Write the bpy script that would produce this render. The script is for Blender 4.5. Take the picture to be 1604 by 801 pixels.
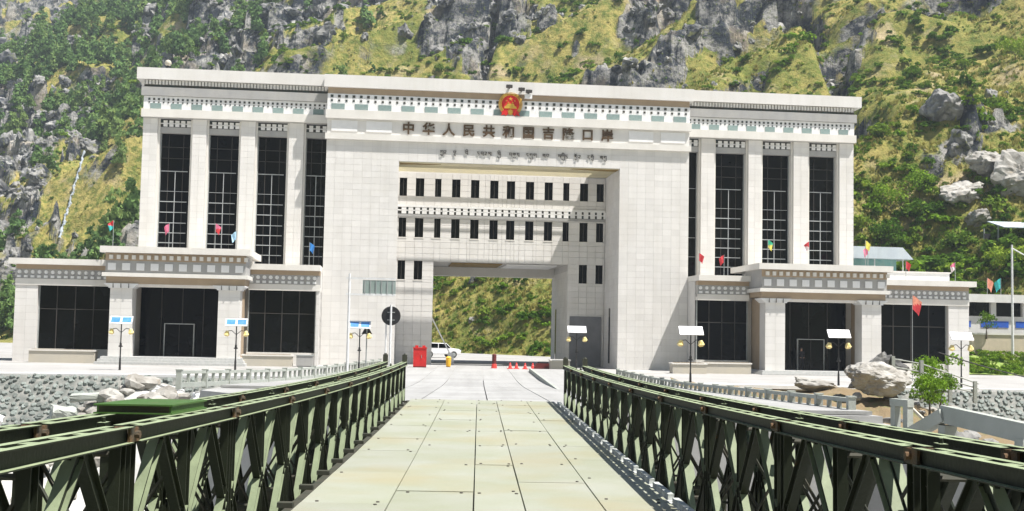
import bpy, bmesh, math, random
import numpy as np
from mathutils import Vector, Matrix, Quaternion

for _o in list(bpy.data.objects):
    bpy.data.objects.remove(_o, do_unlink=True)
SC = bpy.context.scene
COL = SC.collection
R = math.radians

# ------------------------------------------------------------------ camera
FPX = 1850.0
cam_d = bpy.data.cameras.new('camera')
cam_d.sensor_fit = 'HORIZONTAL'
cam_d.sensor_width = 36.0
cam_d.lens = 36.0 * FPX / 1604.0
cam_d.clip_start = 0.1
cam_d.clip_end = 5000.0
cam = bpy.data.objects.new('camera', cam_d)
COL.objects.link(cam)
_yaw, _pit, _rol = R(1.52), R(3.68), R(1.12)
_f = Vector((math.sin(_yaw) * math.cos(_pit), math.cos(_yaw) * math.cos(_pit), math.sin(_pit)))
_r = Vector((math.cos(_yaw), -math.sin(_yaw), 0.0))
_u = _r.cross(_f)
_r2 = _r * math.cos(_rol) + _u * math.sin(_rol)
_u2 = _u * math.cos(_rol) - _r * math.sin(_rol)
_m = Matrix.Identity(4)
for i in range(3):
    _m[i][0], _m[i][1], _m[i][2] = _r2[i], _u2[i], -_f[i]
_m[0][3], _m[1][3], _m[2][3] = 0.0, 0.0, 1.75
cam.matrix_world = _m
SC.camera = cam

# ------------------------------------------------------------------ light
BY = R(4.5)                                  # the gate is turned a little from the bridge axis
BU = Vector((math.cos(BY), math.sin(BY), 0)); BV = Vector((math.sin(BY), -math.cos(BY), 0))
BO = Vector((2.25, 95.0, -1.15))
SUN = (BU * 0.42 + BV * 0.25 + Vector((0, 0, 1.0))).normalized()
w = bpy.data.worlds.new('World'); SC.world = w; w.use_nodes = True
nt = w.node_tree
sky = nt.nodes.new('ShaderNodeTexSky'); sky.sky_type = 'NISHITA'; sky.sun_disc = False
sky.sun_elevation = math.asin(SUN.z); sky.sun_rotation = math.atan2(SUN.x, SUN.y)
sky.altitude = 1800.0; sky.air_density = 1.0; sky.dust_density = 1.2
nt.links.new(sky.outputs[0], nt.nodes['Background'].inputs[0])
nt.nodes['Background'].inputs[1].default_value = 0.055
sun_d = bpy.data.lights.new('sun', 'SUN'); sun_d.energy = 5.0; sun_d.angle = R(0.5); sun_d.color = (1.0, 0.955, 0.89)
sun = bpy.data.objects.new('sun', sun_d); COL.objects.link(sun)
sun.rotation_euler = SUN.to_track_quat('Z', 'Y').to_euler(); sun.location = (30, -10, 80)
SC.view_settings.view_transform = 'Standard'
SC.view_settings.look = 'None'
SC.view_settings.exposure = 1.05
SC.view_settings.gamma = 1.0
SC.view_settings.use_curve_mapping = False
SC.render.engine = 'CYCLES'
SC.cycles.use_denoising = True
SC.cycles.max_bounces = 6
SC.cycles.diffuse_bounces = 3
SC.cycles.glossy_bounces = 2
SC.cycles.transparent_max_bounces = 8
SC.cycles.volume_bounces = 0
SC.cycles.use_adaptive_sampling = True
SC.cycles.adaptive_threshold = 0.02

# ------------------------------------------------------------------ materials
MATS = {}
def mat(name, col, rough=0.7, col2=None, scale=3.0, mix=0.5, bump=0.0, bscale=20.0, metal=0.0, spec=0.4,
        rnd=0.0, streak=0.0, coords='Object', detail=4.0, stain=None, stain_scale=0.6, stain_lo=0.55, stain_hi=0.75, lit_top=None, ystreak=0.0):
    """procedural surface: base colour, broken up by noise, tinted per piece, with relief"""
    m = bpy.data.materials.new(name); m.use_nodes = True; MATS[name] = m
    t = m.node_tree; N = t.nodes; L = t.links
    b = N['Principled BSDF']; b.inputs['Roughness'].default_value = rough; b.inputs['Metallic'].default_value = metal
    b.inputs['Specular IOR Level'].default_value = spec
    tc = N.new('ShaderNodeTexCoord'); co = N.new('ShaderNodeNewGeometry').outputs['Position'] if coords == 'World' else tc.outputs[coords]
    def rgb(c):
        n = N.new('ShaderNodeRGB'); n.outputs[0].default_value = (*c, 1); return n.outputs[0]
    def mixc(fac, a, c, mode='MIX'):
        n = N.new('ShaderNodeMix'); n.data_type = 'RGBA'; n.blend_type = mode
        if isinstance(fac, float): n.inputs[0].default_value = fac
        else: L.new(fac, n.inputs[0])
        L.new(a, n.inputs[6]); L.new(c, n.inputs[7]); return n.outputs[2]
    def noise(s, d=4.0, src=None, rough_=0.55):
        n = N.new('ShaderNodeTexNoise'); n.inputs['Scale'].default_value = s; n.inputs['Detail'].default_value = d
        n.inputs['Roughness'].default_value = rough_
        L.new(src or co, n.inputs['Vector']); return n.outputs['Fac']
    def ramp(x, lo, hi):
        n = N.new('ShaderNodeMapRange'); n.inputs[1].default_value = lo; n.inputs[2].default_value = hi
        L.new(x, n.inputs[0]); return n.outputs[0]
    c = rgb(col)
    if col2:
        f = ramp(noise(scale, detail), 0.5 - 0.5 * mix * 0.5, 0.5 + 0.5 * mix * 0.5)
        c = mixc(f, c, rgb(col2))
    if stain:
        f = ramp(noise(stain_scale, 5.0), stain_lo, stain_hi)
        c = mixc(f, c, rgb(stain))
    if streak:
        mp = N.new('ShaderNodeMapping'); mp.inputs['Scale'].default_value = (2.2, 2.2, 0.12); L.new(co, mp.inputs[0])
        f = ramp(noise(1.0, 5.0, mp.outputs[0]), 0.45, 0.8)
        mu = N.new('ShaderNodeMath'); mu.operation = 'MULTIPLY'; mu.inputs[1].default_value = streak; L.new(f, mu.inputs[0])
        c = mixc(mu.outputs[0], c, rgb((col[0] * 0.62, col[1] * 0.6, col[2] * 0.55)))
    if ystreak:   # wheel-worn bands running along the road
        mp = N.new('ShaderNodeMapping'); mp.inputs['Scale'].default_value = (1.3, 0.05, 1.0); L.new(co, mp.inputs[0])
        mu = N.new('ShaderNodeMath'); mu.operation = 'MULTIPLY'; mu.inputs[1].default_value = ystreak; L.new(ramp(noise(1.0, 6.0, mp.outputs[0], 0.65), 0.45, 0.75), mu.inputs[0])
        c = mixc(mu.outputs[0], c, rgb((col[0] * 0.6, col[1] * 0.6, col[2] * 0.58)))
    if lit_top:      # sunlight painted into the colour: paler the more a face looks up
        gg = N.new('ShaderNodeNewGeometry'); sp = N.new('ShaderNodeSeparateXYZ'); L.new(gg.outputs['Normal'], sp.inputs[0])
        c = mixc(ramp(sp.outputs[2], 0.30, 0.95), c, mixc(ramp(noise(4.0, 5.0), 0.35, 0.7), rgb(lit_top), rgb(tuple(q * 0.7 for q in lit_top))))
    if rnd:
        oi = N.new('ShaderNodeObjectInfo'); ge = N.new('ShaderNodeNewGeometry')
        ad = N.new('ShaderNodeMath'); ad.operation = 'ADD'; L.new(oi.outputs['Random'], ad.inputs[0]); L.new(ge.outputs['Random Per Island'], ad.inputs[1])
        fr = N.new('ShaderNodeMath'); fr.operation = 'FRACT'; L.new(ad.outputs[0], fr.inputs[0])
        mr = N.new('ShaderNodeMapRange'); mr.inputs[3].default_value = 1 - rnd; mr.inputs[4].default_value = 1 + rnd * 0.6; L.new(fr.outputs[0], mr.inputs[0])
        hs = N.new('ShaderNodeHueSaturation'); L.new(mr.outputs[0], hs.inputs['Value']); L.new(c, hs.inputs['Color']); c = hs.outputs[0]
    L.new(c, b.inputs['Base Color'])
    if bump:
        bn = N.new('ShaderNodeBump'); bn.inputs['Strength'].default_value = min(1.0, bump); bn.inputs['Distance'].default_value = 0.05
        L.new(noise(bscale, 6.0), bn.inputs['Height']); L.new(bn.outputs[0], b.inputs['Normal'])
    return m

mat('tile', (0.71, 0.695, 0.675), 0.55, (0.66, 0.645, 0.62), 0.35, 0.7, rnd=0.05, streak=0.18, spec=0.3, coords='World', stain=(0.58, 0.55, 0.505), stain_scale=0.16, stain_lo=0.55, stain_hi=0.85)
mat('joint', (0.61, 0.595, 0.57), 0.9, (0.54, 0.525, 0.50), 0.5)
mat('stone_trim', (0.72, 0.70, 0.66), 0.6, (0.65, 0.63, 0.59), 0.7, 0.8, streak=0.16, bump=0.05, bscale=8)
mat('white_trim', (0.80, 0.80, 0.80), 0.6, (0.72, 0.72, 0.72), 1.2, 0.6, streak=0.12)
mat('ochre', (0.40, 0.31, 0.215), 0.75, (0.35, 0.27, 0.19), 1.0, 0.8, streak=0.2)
mat('grey_band', (0.33, 0.33, 0.33), 0.7, (0.38, 0.375, 0.36), 0.8, 0.7, streak=0.2)
mat('teal_panel', (0.20, 0.29, 0.28), 0.7, (0.27, 0.33, 0.32), 5.0, 0.6, rnd=0.12)
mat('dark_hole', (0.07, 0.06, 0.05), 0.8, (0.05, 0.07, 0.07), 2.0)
mat('glass', (0.0015, 0.0018, 0.0022), 0.06, (0.003, 0.004, 0.005), 0.35, 0.4, spec=0.14, bump=0.4, bscale=1.1)
mat('mullion', (0.42, 0.44, 0.46), 0.45, (0.36, 0.38, 0.40), 2.0, metal=0.3)
mat('soffit', (0.62, 0.56, 0.36), 0.8, (0.55, 0.50, 0.36), 1.2, 0.8)
mat('soffit_hole', (0.16, 0.11, 0.04), 0.9, (0.30, 0.20, 0.05), 1.5, 1.0)
mat('granite_step', (0.42, 0.43, 0.42), 0.7, (0.50, 0.50, 0.49), 6.0)
mat('door_shade', (0.20, 0.205, 0.22), 0.6, (0.16, 0.165, 0.18), 1.0, streak=0.3)
mat('gold', (0.85, 0.55, 0.10), 0.35, (0.75, 0.45, 0.08), 8.0, metal=0.6)
mat('red_enamel', (0.62, 0.02, 0.02), 0.4, (0.55, 0.02, 0.02), 3.0)
mat('letter_bronze', (0.06, 0.035, 0.015), 0.5, (0.10, 0.06, 0.03), 4.0)
mat('letter_dark', (0.045, 0.042, 0.04), 0.6, (0.04, 0.035, 0.03), 4.0)
mat('bridge_paint', (0.015, 0.019, 0.010), 0.55, (0.012, 0.016, 0.009), 3.0, 0.9, bump=0.10, bscale=30, spec=0.2, lit_top=(0.30, 0.36, 0.22),
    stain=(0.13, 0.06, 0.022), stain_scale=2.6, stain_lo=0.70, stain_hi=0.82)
mat('bridge_dark', (0.035, 0.04, 0.028), 0.7, (0.06, 0.055, 0.04), 5.0)
mat('green_box_paint', (0.045, 0.125, 0.02), 0.55, (0.055, 0.10, 0.025), 3.0, 0.9, bump=0.1, stain=(0.16, 0.16, 0.06), stain_scale=3.0, stain_lo=0.62, stain_hi=0.8)
mat('rust', (0.11, 0.06, 0.025), 0.8, (0.05, 0.045, 0.03), 9.0, bump=0.3, bscale=60)
mat('deck', (0.275, 0.29, 0.215), 0.6, (0.315, 0.325, 0.275), 0.8, 0.6, rnd=0.06, bump=0.25, bscale=55,
    stain=(0.30, 0.28, 0.185), stain_scale=0.45, stain_lo=0.48, stain_hi=0.72, coords='World', spec=0.25)
mat('bolt', (0.09, 0.08, 0.06), 0.6, (0.05, 0.045, 0.04), 20.0)
mat('deck_curb', (0.55, 0.57, 0.55), 0.5, (0.35, 0.38, 0.36), 6.0, bump=0.2)
mat('concrete', (0.36, 0.36, 0.355), 0.85, (0.30, 0.30, 0.295), 0.35, 0.9, bump=0.15, bscale=12, rnd=0.06, stain=(0.24, 0.235, 0.225), stain_scale=0.5, stain_lo=0.55, stain_hi=0.85, coords='World', ystreak=0.5)
mat('plaza_paving', (0.38, 0.375, 0.365), 0.85, (0.32, 0.315, 0.305), 0.2, 0.7, bump=0.1, bscale=6, stain=(0.27, 0.26, 0.245), stain_scale=0.3, stain_lo=0.5, stain_hi=0.75)
mat('rail_concrete', (0.40, 0.42, 0.39), 0.85, (0.31, 0.335, 0.30), 1.2, 0.9, bump=0.3, bscale=9, streak=0.25)
mat('planter', (0.46, 0.43, 0.37), 0.8, (0.50, 0.46, 0.38), 1.0, bump=0.15)
mat('pole_black', (0.015, 0.015, 0.017), 0.5, (0.03, 0.03, 0.03), 9.0)
mat('pole_white', (0.72, 0.73, 0.74), 0.5, (0.60, 0.61, 0.62), 3.0)
mat('pole_grey', (0.33, 0.35, 0.35), 0.5, (0.26, 0.28, 0.28), 3.0)
mat('sign_back', (0.008, 0.008, 0.010), 0.6, (0.016, 0.016, 0.018), 3.0)
mat('sign_panel', (0.30, 0.36, 0.35), 0.5, (0.22, 0.29, 0.27), 1.5, 0.8, streak=0.4)
mat('solar_frame', (0.55, 0.57, 0.60), 0.4, (0.70, 0.72, 0.75), 3.0)
mat('solar_cell', (0.06, 0.22, 0.55), 0.35, (0.10, 0.28, 0.62), 4.0, rnd=0.1)
mat('solar_pale', (0.22, 0.30, 0.42), 0.35, (0.58, 0.66, 0.76), 4.0)
mat('lantern', (0.78, 0.58, 0.16), 0.5, (0.86, 0.74, 0.40), 6.0)
mat('red_paint', (0.58, 0.02, 0.02), 0.45, (0.48, 0.02, 0.02), 2.0)
mat('yellow_paint', (0.80, 0.46, 0.03), 0.5, (0.70, 0.38, 0.03), 2.0)
mat('maroon', (0.14, 0.02, 0.02), 0.6, (0.10, 0.02, 0.02), 2.0)
mat('cone_red', (0.75, 0.06, 0.05), 0.6, (0.65, 0.05, 0.04), 3.0)
mat('car_paint', (0.75, 0.76, 0.78), 0.25, (0.72, 0.73, 0.75), 1.0, spec=0.6)
mat('tyre', (0.02, 0.02, 0.02), 0.8, (0.03, 0.03, 0.03), 8.0)
for nm, c in {'flag_pink': (0.75, 0.18, 0.30), 'flag_red': (0.62, 0.05, 0.06), 'flag_blue': (0.05, 0.25, 0.65), 'flag_sky': (0.42, 0.66, 0.85),
              'flag_green': (0.05, 0.50, 0.30), 'flag_yellow': (0.80, 0.72, 0.15), 'flag_orange': (0.75, 0.30, 0.20), 'flag_teal': (0.04, 0.42, 0.42), 'flag_white': (0.8, 0.7, 0.7)}.items():
    mat(nm, c, 0.9, (c[0] * 0.8, c[1] * 0.8, c[2] * 0.8), 6.0)
mat('cobble', (0.24, 0.265, 0.25), 0.9, (0.17, 0.195, 0.18), 3.0, 0.9, rnd=0.42, bump=0.3, bscale=20)
mat('mortar', (0.15, 0.16, 0.15), 0.95, (0.27, 0.27, 0.25), 2.0, bump=0.3)
mat('pale_rock', (0.38, 0.37, 0.345), 0.9, (0.25, 0.235, 0.21), 1.3, 0.5, bump=0.7, bscale=5, rnd=0.12, stain=(0.33, 0.25, 0.15), stain_scale=1.4, stain_lo=0.62, stain_hi=0.8)
mat('grey_rock', (0.27, 0.265, 0.25), 0.9, (0.12, 0.12, 0.12), 1.1, 0.5, bump=0.9, bscale=4, rnd=0.15)
mat('slope_rock', (0.30, 0.295, 0.28), 0.95, (0.045, 0.05, 0.06), 0.8, 0.35, bump=0.9, bscale=4, rnd=0.3, detail=7, stain=(0.16, 0.17, 0.06), stain_scale=1.2, stain_lo=0.58, stain_hi=0.68)
mat('river_gravel', (0.50, 0.50, 0.48), 0.95, (0.40, 0.40, 0.38), 0.5, 1.0, bump=1.0, bscale=3.0, stain=(0.33, 0.33, 0.31), stain_scale=0.15, stain_lo=0.5, stain_hi=0.75)
mat('dirt', (0.17, 0.12, 0.065), 0.95, (0.22, 0.17, 0.10), 1.3, 1.0, bump=1.0, bscale=6, stain=(0.10, 0.13, 0.04), stain_scale=0.9, stain_lo=0.55, stain_hi=0.7)
mat('lawn', (0.14, 0.25, 0.04), 0.95, (0.30, 0.34, 0.10), 2.5, 1.0, bump=1.0, bscale=12)
mat('teal_wall', (0.18, 0.38, 0.38), 0.7, (0.25, 0.42, 0.40), 1.5, streak=0.3)
mat('tin_roof', (0.52, 0.58, 0.62), 0.5, (0.46, 0.52, 0.57), 0.8, bump=0.2, streak=0.2)
mat('house_white', (0.70, 0.70, 0.68), 0.8, (0.62, 0.62, 0.60), 0.8, streak=0.3)
mat('blue_paint', (0.02, 0.12, 0.55), 0.6, (0.03, 0.10, 0.45), 2.0)
mat('beige_wall', (0.58, 0.50, 0.38), 0.85, (0.50, 0.44, 0.34), 0.7, streak=0.3)
mat('cloth_dark', (0.02, 0.02, 0.025), 0.9, (0.035, 0.035, 0.04), 6.0)
mat('skin', (0.42, 0.25, 0.17), 0.6, (0.38, 0.22, 0.15), 6.0)
mat('bark', (0.14, 0.11, 0.08), 0.9, (0.09, 0.07, 0.05), 8.0, bump=0.5)
mat('terracotta', (0.55, 0.16, 0.04), 0.8, (0.45, 0.13, 0.04), 5.0)
mat('water_white', (0.40, 0.44, 0.48), 0.5, (0.26, 0.30, 0.34), 0.7, bump=0.5, bscale=2.0)

def foliage(name, a, b_, c_):
    m = bpy.data.materials.new(name); m.use_nodes = True; MATS[name] = m
    t = m.node_tree; N = t.nodes; L = t.links
    N.remove(N['Principled BSDF']); out = N['Material Output']
    oi = N.new('ShaderNodeObjectInfo'); ge = N.new('ShaderNodeNewGeometry')
    cr = N.new('ShaderNodeValToRGB'); e = cr.color_ramp.elements
    e[0].color = (*a, 1); e[0].position = 0.0; e[1].color = (*c_, 1); e[1].position = 1.0
    k = e.new(0.5); k.color = (*b_, 1)
    mx = N.new('ShaderNodeMath'); mx.operation = 'MULTIPLY_ADD'; mx.inputs[1].default_value = 0.62
    m2 = N.new('ShaderNodeMath'); m2.operation = 'MULTIPLY'; m2.inputs[1].default_value = 0.38
    L.new(ge.outputs['Random Per Island'], m2.inputs[0]); L.new(oi.outputs['Random'], mx.inputs[0]); L.new(m2.outputs[0], mx.inputs[2])
    L.new(mx.outputs[0], cr.inputs[0])
    d = N.new('ShaderNodeBsdfDiffuse'); tr = N.new('ShaderNodeBsdfTranslucent'); ms = N.new('ShaderNodeMixShader'); ms.inputs[0].default_value = 0.3
    L.new(cr.outputs[0], d.inputs[0]); L.new(cr.outputs[0], tr.inputs[0]); L.new(d.outputs[0], ms.inputs[1]); L.new(tr.outputs[0], ms.inputs[2])
    L.new(ms.outputs[0], out.inputs[0])
    return m
foliage('leaf_green', (0.05, 0.11, 0.015), (0.10, 0.19, 0.025), (0.21, 0.27, 0.04))
foliage('leaf_bright', (0.11, 0.22, 0.02), (0.18, 0.30, 0.03), (0.27, 0.34, 0.05))
foliage('leaf_forest', (0.10, 0.18, 0.07), (0.15, 0.25, 0.08), (0.22, 0.29, 0.09))
foliage('leaf_dry', (0.30, 0.28, 0.08), (0.38, 0.34, 0.11), (0.22, 0.25, 0.06))

# ------------------------------------------------------------------ mesh helpers
class MB:
    def __init__(s): s.v = []; s.f = []
    def quad(s, *p):
        n = len(s.v); s.v += [tuple(q) for q in p]; s.f.append(tuple(range(n, n + len(p)))); return s
    def box(s, x0, x1, y0, y1, z0, z1):
        n = len(s.v)
        s.v += [(x0, y0, z0), (x1, y0, z0), (x1, y1, z0), (x0, y1, z0), (x0, y0, z1), (x1, y0, z1), (x1, y1, z1), (x0, y1, z1)]
        s.f += [(n, n + 3, n + 2, n + 1), (n + 4, n + 5, n + 6, n + 7), (n, n + 1, n + 5, n + 4), (n + 1, n + 2, n + 6, n + 5), (n + 2, n + 3, n + 7, n + 6), (n + 3, n, n + 4, n + 7)]
        return s
    def sweep(s, prof, p0, p1, side):
        """prof: closed list of (a,b): a along side, b along the third axis; swept from p0 to p1"""
        p0, p1 = Vector(p0), Vector(p1); d = (p1 - p0).normalized(); sd = Vector(side); sd = (sd - d * sd.dot(d)).normalized(); th = sd.cross(d)
        n = len(s.v); k = len(prof)
        for p in (p0, p1):
            for a, b in prof: s.v.append(tuple(p + sd * a + th * b))
        for i in range(k):
            j = (i + 1) % k; s.f.append((n + i, n + j, n + k + j, n + k + i))
        s.f.append(tuple(n + k - 1 - i for i in range(k))); s.f.append(tuple(n + k + i for i in range(k)))
        return s
    def tube(s, p0, p1, r0, r1=None, n=8, cap=True):
        r1 = r0 if r1 is None else r1
        p0, p1 = Vector(p0), Vector(p1); d = (p1 - p0).normalized()
        a = d.orthogonal().normalized(); b = d.cross(a); m = len(s.v)
        for p, r in ((p0, r0), (p1, r1)):
            for i in range(n):
                t = 2 * math.pi * i / n; s.v.append(tuple(p + (a * math.cos(t) + b * math.sin(t)) * r))
        for i in range(n):
            j = (i + 1) % n; s.f.append((m + i, m + j, m + n + j, m + n + i))
        if cap: s.f.append(tuple(m + n - 1 - i for i in range(n))); s.f.append(tuple(m + n + i for i in range(n)))
        return s
    def poly_extrude(s, pts, y0, y1):
        """pts (x,z) polygon extruded along y"""
        n = len(s.v); k = len(pts)
        for y in (y0, y1):
            for x, z in pts: s.v.append((x, y, z))
        for i in range(k):
            j = (i + 1) % k; s.f.append((n + i, n + j, n + k + j, n + k + i))
        s.f.append(tuple(n + k - 1 - i for i in range(k))); s.f.append(tuple(n + k + i for i in range(k)))
        return s
    def mesh(s, name, m):
        me = bpy.data.meshes.new(name); me.from_pydata(s.v, [], s.f); me.update()
        bm = bmesh.new(); bm.from_mesh(me); bmesh.ops.recalc_face_normals(bm, faces=bm.faces); bm.to_mesh(me); bm.free()
        if m: me.materials.append(MATS[m])
        return me
    def build(s, name, m, parent=None, loc=(0, 0, 0), rot=(0, 0, 0)):
        return put(name, s.mesh(name, m), parent, loc, rot)

def put(name, me, parent=None, loc=(0, 0, 0), rot=(0, 0, 0), sc=None):
    o = bpy.data.objects.new(name, me); COL.objects.link(o)
    o.location = loc; o.rotation_euler = rot
    if sc: o.scale = sc
    if parent: o.parent = parent
    return o
def tag(o, label=None, cat=None, group=None, kind=None):
    if label: o['label'] = label
    if cat: o['category'] = cat
    if group: o['group'] = group
    if kind: o['kind'] = kind
    return o
def thing(name, loc=(0, 0, 0), rz=0.0, label=None, cat=None, group=None):
    o = bpy.data.objects.new(name, None); COL.objects.link(o); o.empty_display_size = 0.3
    o.location = loc; o.rotation_euler = (0, 0, rz)
    return tag(o, label, cat, group)
_BC = {}
def bxm(sx, sy, sz, m):
    """a shared box mesh: centred in x, front face at y=0, base at z=0"""
    k = (round(sx, 3), round(sy, 3), round(sz, 3), m)
    if k not in _BC: _BC[k] = MB().box(-sx / 2, sx / 2, 0, sy, 0, sz).mesh('block', m)
    return _BC[k]
def smooth(o, ang=None):
    for p in o.data.polygons: p.use_smooth = True
    return o

# numpy value noise ------------------------------------------------------------
_rng = np.random.RandomState(7); _LAT = _rng.rand(256, 256)
def vn(x, y):
    xi = np.floor(x).astype(int); yi = np.floor(y).astype(int); fx = x - xi; fy = y - yi
    fx = fx * fx * fx * (fx * (fx * 6 - 15) + 10); fy = fy * fy * fy * (fy * (fy * 6 - 15) + 10)
    a = _LAT[xi & 255, yi & 255]; b = _LAT[(xi + 1) & 255, yi & 255]; c = _LAT[xi & 255, (yi + 1) & 255]; d = _LAT[(xi + 1) & 255, (yi + 1) & 255]
    return (a + (b - a) * fx + (c - a) * fy + (a - b - c + d) * fx * fy) * 2 - 1
def fbm(x, y, o=4, g=0.5):
    s = 0; a = 1.0; t = 0
    for i in range(o): s = s + a * vn(x * 2 ** i + 17.3 * i, y * 2 ** i + 5.1 * i); t += a; a *= g
    return s / t
def ridged(x, y, o=4):
    s = 0; a = 1.0; t = 0
    for i in range(o): s = s + a * (1 - 2 * np.abs(vn(x * 2 ** i + 31.7 * i, y * 2 ** i + 9.2 * i))); t += a; a *= 0.5
    return s / t
def sstep(x, a, b):
    t = np.clip((x - a) / (b - a), 0, 1); return t * t * (3 - 2 * t)
def grid_mesh(name, X, Y, Z, m, smooth_=True):
    nr, nc = X.shape
    me = bpy.data.meshes.new(name)
    co = np.stack([X, Y, Z], -1).reshape(-1, 3).astype(np.float32)
    i = np.arange(nr * nc).reshape(nr, nc)
    q = np.stack([i[:-1, :-1], i[:-1, 1:], i[1:, 1:], i[1:, :-1]], -1).reshape(-1, 4)
    me.vertices.add(len(co)); me.vertices.foreach_set('co', co.ravel())
    me.loops.add(q.size); me.loops.foreach_set('vertex_index', q.ravel().astype(np.int32))
    me.polygons.add(len(q)); me.polygons.foreach_set('loop_start', (np.arange(len(q)) * 4).astype(np.int32))
    me.polygons.foreach_set('use_smooth', np.full(len(q), smooth_))
    me.update(calc_edges=True)
    me.materials.append(MATS[m]) if isinstance(m, str) else me.materials.append(m)
    return me
def rock_mesh(seed, m, sx=1.0, sy=1.0, sz=1.0, sub=3, rough=0.28, flat=True):
    """angular stone: a ball cut by random planes, then broken up by noise"""
    rg = random.Random(seed); bm = bmesh.new(); bmesh.ops.create_icosphere(bm, subdivisions=sub, radius=1.0)
    p = np.array([v.co[:] for v in bm.verts]); p /= np.linalg.norm(p, axis=1)[:, None]; r = np.ones(len(p))
    for _ in range(11):
        n = np.array([rg.gauss(0, 1), rg.gauss(0, 1), rg.gauss(0, 1)]); n /= np.linalg.norm(n); c = p @ n
        r = np.where(c > 0.01, np.minimum(r, rg.uniform(0.60, 0.95) / np.maximum(c, 0.01)), r)
    o = rg.uniform(0, 99); q = p * 1.6 + o
    nz_ = fbm(q[:, 0], q[:, 1] + q[:, 2], 4, .6) + fbm(q[:, 1] + 7, q[:, 2] - q[:, 0], 4, .6) + .6 * ridged(q[:, 2] * 1.7, q[:, 0] * 1.7 - q[:, 1], 3)
    r = r * (1 + rough * 0.42 * nz_)
    for v, a_, b_ in zip(bm.verts, p, r): v.co = Vector((a_[0] * b_ * sx, a_[1] * b_ * sy, a_[2] * b_ * sz))
    me = bpy.data.meshes.new('rock'); bm.to_mesh(me); bm.free(); me.materials.append(MATS[m])
    return me
# ------------------------------------------------------------------ the mountain
def mountain(x, y):
    wx = x + 10 * fbm(x / 40, y / 40, 4); wy = y + 10 * fbm(x / 40 + 40, y / 40 + 11, 4)
    d = 0.577 * (wx + 25) + 0.817 * (wy - 165); t = 0.817 * (wx + 25) - 0.577 * (wy - 165)
    dd = np.maximum(d, 0); on = sstep(d, 0, 20)
    rad = np.hypot(x, y) + 1e-6; big = np.clip((rad - 150) / 300, 0, 1)   # the far flank has larger forms
    h = 0.70 * dd
    ph = -(t - 1.0 * d) / 50.0 + 0.5 * fbm(x / 75, y / 75, 3) + 0.10 * fbm(x / 12, y / 12, 3)
    fr = ph - np.floor(ph)
    saw = np.where(fr < 0.34, fr / 0.34, 1 - (fr - 0.34) / 0.66)    # spurs: craggy front, grassy back
    cliff = np.exp(-((fr - 0.20) / 0.12) ** 2)
    h = h + on * (11 + 12 * big) * (saw - 0.35) * np.clip(0.7 + 0.9 * fbm(x / 55 + 3, y / 55, 2), 0.1, 1.4)
    h = h + on * (3.5 + 6 * big) * fbm(x / 28, y / 28, 4)
    left = sstep(-x / rad, 0.16, 0.36)
    mid = np.exp(-(((x / rad) + 0.07) / 0.13) ** 2) * sstep(d, 70, 110)
    nz = fbm(x / 26 + 7, y / 26 + 3, 5, 0.62)
    rock = sstep(nz + 0.30 * cliff + 0.17 * sstep(-x / rad, 0.29, 0.38) + 0.16 * mid - 0.05 * sstep(x / rad, 0.0, 0.2), 0.25, 0.40) * on
    h = h + rock * (4.2 + 5.0 * big) * ridged(x / (11 + 9 * big) + 5, y / (15 + 9 * big), 4) + on * (1 - rock) * 0.8 * ridged(x / 9, y / 9, 3)
    n1 = fbm(x / 58 + 20.5, y / 58 + 3.2, 4, .45)                  # winding ravines
    rav = np.exp(-(n1 / (0.045 + .01 * big)) ** 2) * sstep(d, 16, 40)
    h = h - rav * (7.5 + 8 * big); rock = np.maximum(rock, sstep(rav, 0.25, 0.7) * (1 - 0.45 * sstep(x / rad, 0.1, 0.25)))
    step = 5.5 + 5 * big
    q = (h + 2.5 * fbm(x / 8, y / 8, 4)) / step; f2 = q - np.floor(q)
    tz = step * (np.floor(q) + sstep(f2, 0.36, 0.64))
    h = h + (tz - q * step) * rock * 0.9
    h = h + on * 0.4 * fbm(x / 2.3, y / 2.3, 3) + rock * (1.3 + 1.2 * big) * ridged(x / 3.6, y / 4.4, 4)
    return np.where(d > 0, h * sstep(d, -1, 6), 0) - 1.35, rock, on, nz, d

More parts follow.
